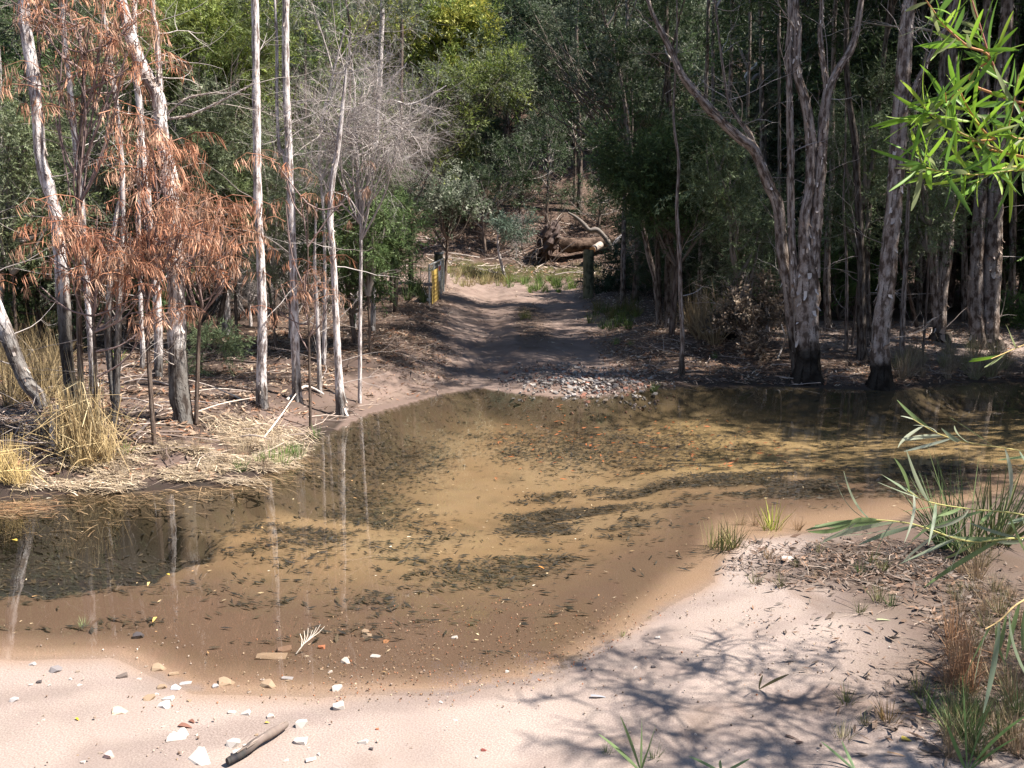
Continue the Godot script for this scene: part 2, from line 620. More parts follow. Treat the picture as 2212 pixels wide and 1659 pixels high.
func limb(b: Buf, from: Vector3, way: Vector3, length: float, r: float, level: int, ends: Array, tint: Color, lift := 0.0, kink := 0.22, forks := 3) -> void:
	var p := PackedVector3Array([from])
	var radii := PackedFloat32Array([r])
	var steps := 5 if level > 0 else 4
	var w := way
	for s in steps:
		w = (w + bits() * kink + Vector3.UP * lift).normalized()
		p.append(p[-1] + w * length / steps)
		radii.append(r * (1.0 - 0.72 * (s + 1) / steps))
	b.tube(p, radii, 5 if r > 0.012 else 3, PackedColorArray([tint]))
	if level == 0:
		ends.append([p[-1], w])
		ends.append([p[2], w])
		return
	for k in forks:
		var u := dice.randi_range(2, steps)
		var turn := some_way()
		var ahead := (p[u] - p[u - 1]).normalized()
		var side := (turn - ahead * turn.dot(ahead)).normalized()
		limb(b, p[u], (ahead * 0.75 + side * dice.randf_range(0.5, 1.0)).normalized(), length * dice.randf_range(0.45, 0.7), radii[u] * 0.7, level - 1, ends, tint, lift, kink, forks)
	ends.append([p[-1], w])


func sprig_at(where: Vector3, way: Vector3, size: float) -> Transform3D:
	# a sprig grows along its own +y
	var y := way.normalized()
	var x := y.cross(some_way()).normalized()
	return Transform3D(Basis(x, y, x.cross(y)).scaled(Vector3.ONE * size), where)


# ---------------------------------------------------------------- leaf shapes shared by all plants
func build_shapes() -> void:
	# fine feathery sprig: a twig with side twigs of small narrow leaves
	for kind in [["feather", 6, 11, 0.085, 0.016, 0.5], ["far_feather", 5, 8, 0.13, 0.032, 0.55], ["fine_feather", 7, 14, 0.05, 0.008, 0.42]]:
		for variant in 2:
			var b := flat()
			var long: float = kind[5]
			b.tube(PackedVector3Array([Vector3.ZERO, Vector3(0.01, long * 0.5, 0), Vector3(-0.01, long, 0)]), PackedFloat32Array([0.004, 0.003, 0.001]), 3, PackedColorArray([Color(0.5, 0.4, 0.3)]))
			for s in kind[1]:
				var y0: float = long * (s + 0.3) / kind[1]
				var side := some_way()
				side.y = 0
				var axis := (side.normalized() * 0.8 + Vector3.UP * 0.7).normalized()
				var reach: float = long * 0.55 * (1.0 - 0.5 * s / kind[1])
				for k in kind[2]:
					var u: float = (k + 0.5) / kind[2]
					var p := Vector3(0, y0, 0) + axis * reach * u
					var way := (axis + some_way() * 0.9).normalized()
					b.leaf(p, way, way.cross(some_way()).normalized(), kind[3] * dice.randf_range(0.7, 1.25), kind[4], Color.WHITE * dice.randf_range(0.75, 1.15), Vector3.DOWN * 0.08)
			shapes["%s_%d" % [kind[0], variant]] = b.mesh()
	# broad leaves
	for variant in 2:
		var b := flat()
		for k in 26:
			var u := k / 26.0
			var p := Vector3(0, 0.45 * u, 0) + some_way() * 0.05
			var way := (some_way() + Vector3.UP * 0.5).normalized()
			b.leaf(p, way, way.cross(some_way()).normalized(), dice.randf_range(0.07, 0.12), dice.randf_range(0.03, 0.045), Color.WHITE * dice.randf_range(0.8, 1.1), Vector3.DOWN * 0.15)
		shapes["broad_%d" % variant] = b.mesh()
	# long drooping narrow leaves
	for variant in 2:
		var b := flat()
		b.tube(PackedVector3Array([Vector3.ZERO, Vector3(0, 0.3, 0), Vector3(0.02, 0.55, 0)]), PackedFloat32Array([0.004, 0.003, 0.001]), 3, PackedColorArray([Color(0.5, 0.5, 0.3)]))
		for k in 18:
			var u := k / 18.0
			var side := some_way()
			side.y *= 0.3
			var way := (side.normalized() + Vector3.UP * dice.randf_range(0.1, 0.7)).normalized()
			b.blade(Vector3(0, 0.08 + 0.47 * u, 0), way, way.cross(Vector3.UP).normalized(), dice.randf_range(0.14, 0.24), dice.randf_range(0.012, 0.02), dice.randf_range(0.2, 0.6), Color.WHITE * dice.randf_range(0.75, 1.15), 3)
		shapes["long_%d" % variant] = b.mesh()
	# dead spray: an arching twig along +x whose withered leaves hang straight down
	for variant in 3:
		var b := flat()
		var p := PackedVector3Array([Vector3.ZERO, Vector3(0.12, 0.05, 0.02), Vector3(0.24, 0.04, -0.02), Vector3(0.34, -0.03, 0.01)])
		b.tube(p, PackedFloat32Array([0.004, 0.003, 0.002, 0.001]), 3, PackedColorArray([Color(0.55, 0.42, 0.36)]))
		for k in 20:
			var u := dice.randf() * 2.99
			var at0 := p[int(u)].lerp(p[int(u) + 1], fmod(u, 1.0))
			var way := (Vector3.DOWN + some_way() * 0.45).normalized()
			var wide := way.cross(some_way()).normalized()
			b.leaf(at0 + some_way() * 0.012, way, wide, dice.randf_range(0.06, 0.135), dice.randf_range(0.006, 0.011), Color.WHITE * dice.randf_range(0.65, 1.25), some_way() * 0.12)
		shapes["dead_%d" % variant] = b.mesh()
	# bare grey twiglets
	for variant in 3:
		var b := flat()
		var ends := []
		limb(b, Vector3.ZERO, Vector3.UP, 0.55, 0.0045, 2, ends, Color.WHITE, 0.0, 0.3, 5)
		shapes["twigs_%d" % variant] = b.mesh()
	# tufts: short green grass, straw, tall reed
	for kind in [["grass", 34, 0.16, 0.28, 0.006, 0.5], ["straw", 46, 0.3, 0.62, 0.006, 0.75], ["reed", 44, 0.5, 1.25, 0.009, 0.5], ["sedge", 60, 0.35, 0.75, 0.009, 0.55]]:
		for variant in 2:
			var b := flat()
			for k in kind[1]:
				var turn := dice.randf() * TAU
				var lean: float = dice.randf_range(0.05, 0.75)
				if kind[0] == "reed":
					lean = dice.randf_range(0.02, 0.3) if dice.randf() < 0.7 else dice.randf_range(0.4, 1.6)
				var way := Vector3(cos(turn) * lean, 1.0, sin(turn) * lean).normalized()
				var p := Vector3(cos(turn), 0, sin(turn)) * dice.randf_range(0.0, 0.14 if kind[0] == "reed" else 0.06)
				b.blade(p, way, way.cross(some_way()).normalized(), dice.randf_range(kind[2], kind[3]), kind[4], kind[5] * dice.randf_range(0.2, 1.2) * lean, Color.WHITE * dice.randf_range(0.6, 1.15), 4)
			if kind[0] == "reed":
				for k in 20:
					var turn := dice.randf() * TAU
					var p := Vector3(cos(turn), 0, sin(turn)) * dice.randf_range(0.0, 0.15)
					var knee := p + Vector3(dice.randf_range(-0.25, 0.25), dice.randf_range(0.3, 0.8), dice.randf_range(-0.25, 0.25))
					var end := knee + Vector3(dice.randf_range(-0.5, 0.5), dice.randf_range(-0.5, 0.1), dice.randf_range(-0.3, 0.3))
					b.tube(PackedVector3Array([p, knee, end]), PackedFloat32Array([0.006, 0.005, 0.003]), 3, PackedColorArray([Color.WHITE * dice.randf_range(0.7, 1.1)]))
			shapes["%s_%d" % [kind[0], variant]] = b.mesh()
	# litter leaf: a slightly curled narrow leaf lying flat along +z
	for variant in 3:
		var b := flat()
		var lift: float = [0.006, 0.014, 0.002][variant]
		b.leaf(Vector3(0, 0.002, -0.035), Vector3.BACK, Vector3(0.95, 0.3, 0).normalized(), 0.07, [0.014, 0.02, 0.011][variant], Color.WHITE, Vector3.UP * lift * 8.0)
		shapes["fallen_%d" % variant] = b.mesh()
	# a thin fallen twig along +z
	var tw := flat()
	tw.tube(PackedVector3Array([Vector3(0, 0, -0.3), Vector3(0.02, 0.012, -0.1), Vector3(-0.015, 0.0, 0.1), Vector3(0.02, 0.01, 0.3)]), PackedFloat32Array([0.006, 0.005, 0.004, 0.002]), 4, PackedColorArray([Color.WHITE]))
	tw.tube(PackedVector3Array([Vector3(0.01, 0.0, -0.05), Vector3(0.06, 0.03, 0.06), Vector3(0.1, 0.03, 0.13)]), PackedFloat32Array([0.004, 0.003, 0.001]), 3, PackedColorArray([Color.WHITE]))
	shapes["fallen_twig"] = tw.mesh()
	# stones: angular chips cut from a lump by random planes
	for variant in 6:
		shapes["stone_%d" % variant] = stone_mesh(2, 9 if variant < 4 else 5, 0.62 if variant < 4 else 0.8)


func stone_mesh(rounds: int, cuts: int, near: float) -> ArrayMesh:
	# the convex hull of a handful of random corners: a broken chip
	var pts := PackedVector3Array()
	for k in cuts + 5:
		var p := bits()
		p[k % 3] = signf(p[k % 3]) * dice.randf_range(0.8, 1.0)
		pts.append(p.lerp(p.normalized(), 1.0 - near) * 0.5)
	var b := flat()
	var m := pts.size()
	for x in m:
		for y in range(x + 1, m):
			for z in range(y + 1, m):
				var n := (pts[y] - pts[x]).cross(pts[z] - pts[x])
				var over := 0
				var under := 0
				for q in m:
					if q != x and q != y and q != z:
						if n.dot(pts[q] - pts[x]) > 0.0:
							over += 1
						else:
							under += 1
				if over > 0 and under > 0:
					continue
				var tri := [pts[x], pts[y], pts[z]] if over > 0 else [pts[x], pts[z], pts[y]]
				var f := b.v.size()
				b.tri(tri[0], tri[1], tri[2])
	return b.mesh()


# ---------------------------------------------------------------- trees
func pal(colors: Array) -> Color:
	var a: Color = colors[dice.randi() % colors.size()]
	var b: Color = colors[dice.randi() % colors.size()]
	var c := a.lerp(b, dice.randf())
	var k := dice.randf_range(0.8, 1.2)
	return Color(c.r * k, c.g * k, c.b * k)


var GREY_GREEN := [Color(0.165, 0.19, 0.13), Color(0.125, 0.15, 0.10), Color(0.215, 0.235, 0.17)]
var DARK_GREEN := [Color(0.05, 0.085, 0.035), Color(0.07, 0.105, 0.045), Color(0.04, 0.062, 0.03)]
var MID_GREEN := [Color(0.10, 0.16, 0.06), Color(0.135, 0.195, 0.08), Color(0.075, 0.125, 0.05)]
var LIME := [Color(0.2, 0.26, 0.05), Color(0.26, 0.3, 0.07), Color(0.15, 0.21, 0.05)]
var GOLD := [Color(0.32, 0.33, 0.06), Color(0.38, 0.35, 0.08), Color(0.24, 0.28, 0.06)]
var RUST := [Color(0.52, 0.27, 0.17), Color(0.40, 0.18, 0.11), Color(0.6, 0.38, 0.27), Color(0.3, 0.19, 0.14)]
var GREY_TWIG := [Color(0.34, 0.3, 0.29), Color(0.26, 0.23, 0.22), Color(0.42, 0.38, 0.37)]
var STRAW := [Color(0.48, 0.37, 0.2), Color(0.38, 0.28, 0.15), Color(0.58, 0.48, 0.3)]


func stem_from(list: Array, d: float, sink := true) -> Array:
	# list: px, py, width in px, from the foot upwards -> [[point, radius], ...]
	var out := []
	for k in range(0, list.size(), 3):
		var p := at(list[k], list[k + 1], d)
		out.append([p, list[k + 2] * 0.5 * d / FOCAL])
	if sink:
		var foot: Vector3 = out[0][0]
		var y := ground(foot.x, -foot.z)
		out[0][0] = Vector3(foot.x, y - 0.12, foot.z)
		out.insert(1, [Vector3(foot.x, y + 0.1, foot.z), out[0][1]])
		out[0][1] = out[0][1] * 1.5
	return out


func flakes(b: Buf, path: PackedVector3Array, radii: PackedFloat32Array, count: int, colors: Array, above := 0.0) -> void:
	for k in count:
		var a := dice.randi_range(1, path.size() - 2)
		if path[a].y < above:
			continue
		var p := path[a].lerp(path[a + 1], dice.randf())
		var up := (path[a + 1] - path[a]).normalized()
		var out := some_way()
		out = (out - up * out.dot(up)).normalized()
		var side := up.cross(out)
		var r := radii[a]
		var w := r * dice.randf_range(0.15, 0.5)
		var h := dice.randf_range(0.03, 0.1) * (0.5 + r * 5.0)
		var tint := pal(colors)
		var foot := p + out * r * 0.97
		var curl := dice.randf_range(0.15, 0.7)
		var dn := -up if dice.randf() < 0.75 else up
		var m1 := foot + dn * h * 0.6 + out * h * curl * 0.3
		var m2 := foot + dn * h + out * h * curl + side * w * dice.randf_range(-0.4, 0.4)
		b.quad(foot - side * w * 0.5, foot + side * w * 0.5, m1 + side * w * 0.45, m1 - side * w * 0.5, tint)
		b.quad(m1 - side * w * 0.5, m1 + side * w * 0.45, m2 + side * w * 0.25, m2 - side * w * 0.2, tint)


func tree(called: String, label: String, d: float, stems: Array, o := {}) -> Node3D:
	# stems are measured in the photograph; above the frame they go on to their crown
	var first := stem_from(stems[0], d)
	var foot: Vector3 = first[1][0]
	foot.y = ground(foot.x, -foot.z)
	var root := thing(called, label, o.get("category", "tree"), foot, o.get("group", ""))
	var bark: Material = mats[o.get("bark", "pale_bark")]
	var base_dark: float = o.get("char", 0.25)
	var char_top: float = o.get("char_top", 0.4)
	var scraps := flat()
	var twigs := Buf.new()
	var ends := []
	var crown_from: float = o.get("crown", 0.4)
	for s in stems.size():
		var list := stem_from(stems[s], d, s == 0 or o.get("own_feet", false))
		for q in list:
			q[0] -= foot
		var thin: bool = s > 0 and stems[s][2] < 7
		if o.get("grow", 4.0) > 0.0 and not thin:
			var tip: Vector3 = list[-1][0]
			var last: Vector3 = list[-2][0]
			var way: Vector3 = ((tip - last).normalized() + Vector3.UP * 0.8).normalized()
			var r: float = list[-1][1]
			var more: float = o.get("grow", 4.0)
			for k in 3:
				way = (way + bits() * 0.12).normalized()
				tip += way * more / 3.0
				list.append([tip, r * (1.0 - 0.25 * (k + 1))])
		var made := smooth_path(list, 6)
		var path: PackedVector3Array = made[0]
		var radii: PackedFloat32Array = made[1]
		var tints := PackedColorArray()
		for k in path.size():
			var up := path[k].y
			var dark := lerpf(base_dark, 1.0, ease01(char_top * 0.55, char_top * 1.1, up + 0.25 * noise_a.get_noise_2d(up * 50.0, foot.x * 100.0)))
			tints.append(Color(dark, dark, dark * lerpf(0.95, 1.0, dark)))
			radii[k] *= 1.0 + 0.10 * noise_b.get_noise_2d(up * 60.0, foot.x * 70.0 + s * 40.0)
		var b := Buf.new()
		b.tube(path, radii, 14 if radii[2] > 0.05 else 8, tints, 0.22, noise_c)
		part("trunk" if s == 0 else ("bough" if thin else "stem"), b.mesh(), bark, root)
		flakes(scraps, path, radii, int(o.get("flakes", 60) * (1.0 if s == 0 else 0.7)), o.get("flake_tints", [Color(0.45, 0.38, 0.34), Color(0.28, 0.21, 0.175), Color(0.56, 0.5, 0.47)]), char_top if base_dark < 0.3 else 0.0)
		# thin dead side twigs low on the stem
		if thin:
			for k in 5:
				var a := dice.randi_range(path.size() / 3, path.size() - 2)
				limb(twigs, path[a], ((path[a + 1] - path[a]).normalized() + some_way() * 0.8).normalized(), dice.randf_range(0.3, 0.8), radii[a] * 0.5, 1, [], Color(0.36, 0.31, 0.29), 0.0, 0.25, 3)
		for k in (0 if thin else o.get("side_twigs", 8)):
			var a := dice.randi_range(path.size() / 5, path.size() - 2)
			var way := some_way()
			way.y = dice.randf_range(-0.1, 0.7)
			limb(twigs, path[a], way.normalized(), dice.randf_range(0.3, 1.1), dice.randf_range(0.004, 0.009), 1, [], pal(GREY_TWIG), 0.02, 0.25, 3)
		# crown limbs
		if crown_from > 0.0 and not thin:
			var top := path.size() - 1
			for k in int(7 * crown_from):
				var a := top - dice.randi_range(0, 14)
				var way := some_way()
				way.y = absf(way.y) * 0.8 + 0.25
				limb(twigs, path[maxi(a, 3)], way.normalized(), dice.randf_range(1.0, 2.0), 0.022, 2, ends, Color(0.3, 0.26, 0.23), 0.03, 0.2, 3)
	if scraps.v.size():
		part("peeling_bark", scraps.mesh(), mats.flake, root).set_meta("kind", "stuff")
	if twigs.v.size():
		part("branches", twigs.mesh(), mats.twig, root).set_meta("kind", "stuff")
	if ends.size():
		var places := []
		var tints2 := PackedColorArray()
		for e in ends:
			for k in o.get("leaves", 2):
				places.append(sprig_at(e[0] + some_way() * 0.15, e[1] + some_way() * 0.8, dice.randf_range(0.7, 1.3)))
				tints2.append(pal(o.get("leaf", GREY_GREEN)))
		many("crown", shapes["feather_0"], mats.leaf, places, tints2, root)
	return root


func leafy(called: String, label: String, category: String, foot: Vector3, trunk: Array, blobs: Array, o := {}) -> Node3D:
	# a bush or tree: trunk as [[Vector3, radius], ...] from the foot, blobs as [centre, half size, sprigs], all relative to the foot
	var root := thing(called, label, category, foot, o.get("group", ""))
	var made := smooth_path(trunk, 4)
	var b := Buf.new()
	b.tube(made[0], made[1], o.get("sides", 8), PackedColorArray([Color.WHITE]), 0.2, noise_c)
	part(o.get("stem_name", "trunk"), b.mesh(), mats[o.get("bark", "dark_bark")], root)
	var tw := Buf.new()
	var sprig: String = o.get("sprig", "feather")
	var kinds: int = 3 if sprig in ["dead", "twigs"] else 2
	var places := [[], [], []]
	var tints := [PackedColorArray(), PackedColorArray(), PackedColorArray()]
	var path: PackedVector3Array = made[0]
	var size: float = o.get("size", 1.0)
	var droop: float = o.get("droop", 0.1)
	var branch_tint: Color = o.get("branch", Color(0.17, 0.14, 0.12))
	for blob in blobs:
		var mid: Vector3 = blob[0]
		var half: Vector3 = blob[1]
		var count: int = blob[2]
		var clumps := maxi(2, int(count / float(o.get("per", 11))))
		var best := 1
		for k in path.size():
			if path[k].y < mid.y - half.y * 0.3:
				best = maxi(k, 1)
		for k in clumps:
			var q := some_way() * pow(dice.randf(), 0.4)
			var c := mid + q * half
			# a bough from the trunk to this clump
			if k < o.get("boughs", 9):
				var start := path[dice.randi_range(mini(best / 2 + 1, best), best)]
				var bend := (start + c) * 0.5 + Vector3(0, -0.12, 0) * start.distance_to(c) + bits() * 0.1 * start.distance_to(c)
				var curve := smooth_path([[start, 0.03 * size * o.get("bough", 1.0)], [bend, 0.018 * size * o.get("bough", 1.0)], [c, 0.005 * size]], 4)
				tw.tube(curve[0], curve[1], 4, PackedColorArray([branch_tint]))
				limb(tw, curve[0][5], (c - start).normalized(), half.length() * 0.5, 0.008, 1, [], branch_tint, 0.0, 0.25, 3)
			var clump_tint := dice.randf_range(0.8, 1.2)
			for s in o.get("per", 11):
				var at1: Vector3 = c + some_way() * dice.randf() * 0.32 * half.length() * o.get("loose", 1.0)
				var which := dice.randi() % kinds
				var sz := size * dice.randf_range(0.65, 1.3)
				if sprig == "dead":
					places[which].append(Transform3D(Basis(Vector3.UP, dice.randf() * TAU) * Basis(Vector3.RIGHT, dice.randf_range(-0.3, 0.3)) * Basis.from_scale(Vector3.ONE * sz), at1))
				else:
					var way: Vector3 = ((at1 - mid) / half).normalized() * 0.7 + some_way() * 0.8 + Vector3.DOWN * droop
					places[which].append(sprig_at(at1, way, sz))
				var t := pal(o.get("leaf", GREY_GREEN))
				tints[which].append(Color(t.r * clump_tint, t.g * clump_tint, t.b * clump_tint))
	if tw.v.size():
		part("branches", tw.mesh(), mats.twig, root).set_meta("kind", "stuff")
	for k in kinds:
		if places[k].size():
			many(o.get("leaf_name", "foliage"), shapes["%s_%d" % [sprig, k]], mats[o.get("leaf_mat", "leaf")], places[k], tints[k], root)
	return root


func seen_bush(called: String, label: String, category: String, d: float, foot_px: Array, blobs_px: Array, o := {}) -> Node3D:
	# foot_px: px, py, stem width in px; blobs_px: px, py, half width, half height, sprigs, depth offset
	var foot := at(foot_px[0], foot_px[1], d)
	foot.y = ground(foot.x, d)
	var blobs := []
	var trunk := [[Vector3(0, -0.1, 0), foot_px[2] * 0.6 * d / FOCAL]]
	var high := Vector3.ZERO
	for q in blobs_px:
		var c := at(q[0], q[1], d + (q[5] if q.size() > 5 else 0.0)) - foot
		var k := d / FOCAL
		blobs.append([c, Vector3(q[2] * k, q[3] * k, (q[2] + q[3]) * 0.5 * k), q[4]])
		if c.y > high.y:
			high = c
	if o.has("way"):
		for k in range(0, o.way.size(), 3):
			trunk.append([at(o.way[k], o.way[k + 1], d) - foot, o.way[k + 2] * 0.5 * d / FOCAL])
	else:
		trunk.append([high * 0.5 + Vector3(dice.randf_range(-0.15, 0.15), 0, 0.0), foot_px[2] * 0.45 * d / FOCAL])
		trunk.append([high * 0.95, foot_px[2] * 0.2 * d / FOCAL])
	return leafy(called, label, category, foot, trunk, blobs, o)


func build_left_trees() -> void:
	var pale := {"bark": "pale_bark", "group": "paperbark trees on the left bank"}
	tree("paperbark_tree", "thick flaky paperbark with a dark swollen foot at the edge of the left bank", 7.6, [[397, 915, 40, 388, 853, 42, 383, 753, 37, 380, 620, 35, 370, 433, 33, 350, 300, 31, 343, 217, 29, 320, 167, 27, 290, 100, 25, 263, 0, 22], [343, 217, 14, 346, 187, 13, 343, 140, 12, 338, 60, 9, 330, 0, 8], [361, 257, 5, 400, 252, 5, 440, 236, 4, 490, 212, 4, 550, 180, 3], [361, 247, 4, 400, 215, 4, 440, 204, 3, 480, 200, 2, 540, 205, 2]], pale.merged({"char": 0.22, "char_top": 0.8, "flakes": 260, "side_twigs": 10}))
	tree("paperbark_tree", "tall pale straight paperbark, left one of the close pair right of the rusty dead foliage", 8.8, [[567, 868, 24, 565, 800, 21, 567, 720, 19, 563, 553, 18, 557, 433, 17, 555, 333, 17, 553, 167, 17, 550, 0, 16]], pale.merged({"char": 0.35, "char_top": 0.35, "flakes": 90}))
	tree("paperbark_tree", "tall pale straight paperbark, right one of the close pair right of the rusty dead foliage", 9.4, [[642, 845, 21, 640, 800, 18, 637, 720, 17, 633, 553, 16, 628, 420, 16, 623, 300, 16, 618, 167, 15, 618, 0, 14], [633, 440, 9, 612, 330, 8, 604, 330, 8, 598, 220, 7, 597, 60, 6]], pale.merged({"char": 0.35, "char_top": 0.4, "flakes": 80}))
	tree("dead_tree", "slender pale tree with a flared foot at the waterline under bare grey twigs", 9.3, [[738, 855, 26, 733, 830, 17, 727, 720, 14, 720, 553, 13, 713, 480, 13, 717, 400, 13, 730, 317, 12, 738, 250, 9, 748, 150, 6]], pale.merged({"char": 0.3, "char_top": 0.35, "flakes": 70, "grow": 0.0, "crown": 0.0, "side_twigs": 16}))
	tree("paperbark_tree", "leaning paperbark with black lower trunk and a bend, behind the dry reeds", 7.9, [[160, 885, 26, 157, 870, 24, 143, 753, 25, 137, 653, 26, 130, 553, 25, 122, 470, 25, 108, 417, 25, 88, 340, 24, 77, 200, 24, 60, 90, 22, 50, 0, 21]], pale.merged({"char": 0.12, "char_top": 1.5, "flakes": 120}))
	tree("paperbark_tree", "thin pale straight paperbark beside the black-footed leaning one", 9.0, [[204, 840, 17, 203, 813, 16, 197, 720, 16, 184, 553, 15, 175, 430, 14, 162, 300, 13, 152, 200, 12, 140, 90, 11, 133, 0, 10]], pale.merged({"char": 0.45, "char_top": 0.5, "flakes": 50}))
	tree("twin_stemmed_tree", "crooked grey tree of two twisting stems joined low, behind the dry reeds", 7.4, [[250, 945, 17, 249, 890, 15, 253, 800, 14, 255, 720, 13, 262, 553, 12, 266, 450, 11, 262, 330, 10, 250, 210, 8], [247, 870, 13, 240, 800, 15, 233, 720, 15, 240, 586, 14, 252, 470, 12, 262, 400, 10, 256, 260, 7]], pale.merged({"bark": "dark_bark", "char": 0.25, "char_top": 1.2, "flakes": 20, "grow": 1.5, "crown": 0.0, "side_twigs": 14}))
	tree("paperbark_tree", "pale slender paperbark standing just left of and behind the thick flaky one", 10.2, [[343, 828, 19, 343, 800, 18, 341, 686, 17, 332, 553, 17, 320, 450, 16, 311, 367, 15, 302, 233, 14, 294, 167, 12, 290, 60, 10]], pale.merged({"char": 0.25, "char_top": 0.45, "flakes": 60}))
	tree("sapling", "thin dark wavy sapling between the two pale trees near the waterline", 9.9, [[692, 852, 10, 690, 800, 9, 687, 720, 8, 682, 620, 8, 680, 540, 6, 684, 440, 4]], pale.merged({"category": "sapling", "bark": "dark_bark", "char": 0.6, "flakes": 8, "grow": 0.0, "crown": 0.0, "side_twigs": 10}))
	tree("sapling", "thin dark sapling behind and left of the slender pale paperbark", 11.0, [[310, 806, 11, 309, 760, 10, 305, 686, 9, 302, 553, 9, 300, 430, 7, 296, 300, 5]], pale.merged({"category": "sapling", "bark": "dark_bark", "char": 0.6, "flakes": 8, "grow": 0.0, "crown": 0.0, "side_twigs": 10}))
	tree("leaning_tree", "thick dark trunk leaning in from the left edge over the bank", 8.2, [[92, 890, 26, 60, 830, 30, 33, 770, 30, 7, 700, 28, -30, 600, 26, -70, 480, 24]], pale.merged({"bark": "brown_bark", "char": 0.3, "char_top": 0.9, "flakes": 40, "side_twigs": 10}))
	tree("grey_tree", "short grey weathered trunk in the undergrowth behind the pale pair", 14.5, [[493, 752, 21, 489, 700, 19, 485, 640, 18, 470, 560, 16, 464, 430, 14, 465, 300, 13, 457, 200, 12, 449, 100, 11, 444, 20, 10], [470, 420, 6, 455, 310, 6, 520, 256, 6, 600, 226, 5, 690, 215, 4]], pale.merged({"flakes": 30, "char": 0.6}))
	tree("paperbark_tree", "slender pale trunk left of the gate, in front of the dark undergrowth", 15.0, [[806, 742, 12, 806, 700, 11, 807, 586, 10, 808, 433, 11, 813, 300, 11, 819, 200, 11, 823, 100, 10, 826, 0, 9], [818, 221, 6, 850, 218, 6, 880, 226, 5, 915, 215, 4, 965, 185, 3], [812, 330, 5, 850, 350, 5, 900, 330, 4, 940, 290, 3], [808, 470, 5, 770, 420, 4, 745, 370, 3]], pale.merged({"flakes": 30, "char": 0.6}))
	tree("sapling", "thin grey trunk left of the slender pale one near the gate", 15.3, [[768, 735, 9, 768, 690, 8, 770, 586, 8, 768, 470, 7, 764, 330, 6, 766, 200, 5]], pale.merged({"category": "sapling", "bark": "dark_bark", "char": 0.8, "flakes": 8, "grow": 1.0, "crown": 0.4}))
	tree("tree", "pale trunk at the far left edge behind the undergrowth", 12.0, [[-2, 760, 15, 2, 600, 13, 3, 470, 12, 0, 300, 11, -6, 100, 10]], pale.merged({"flakes": 30, "char": 0.5}))
	var deep := [[60, 8, 13.5], [92, 9, 14.5], [120, 7, 15.5], [190, 8, 14.0], [222, 7, 16.0], [280, 8, 15.2], [430, 9, 17.0], [520, 7, 16.5], [596, 8, 15.5], [660, 7, 17.5], [745, 8, 18.5], [855, 9, 18.0]]
	for k in deep.size():
		var q: Array = deep[k]
		var x: float = q[0]
		var w := dice.randf_range(-14, 14)
		var y0: float = 829.5 - FOCAL * tan(PITCH - atan((EYE - 0.5) / q[2]))
		tree("sapling", "thin dark trunk in the undergrowth behind the left bank", q[2], [[x, y0, q[1] + 1.0, x + w * 0.2, y0 - 150, q[1], x + w * 0.7, y0 - 350, q[1] - 1.0, x + w, y0 - 600, q[1] - 2.0]], {"category": "tree", "bark": "dark_bark", "char": 0.7, "flakes": 6, "side_twigs": 12, "grow": 2.0, "crown": 0.7, "group": "thin trunks in the undergrowth behind the left bank"})


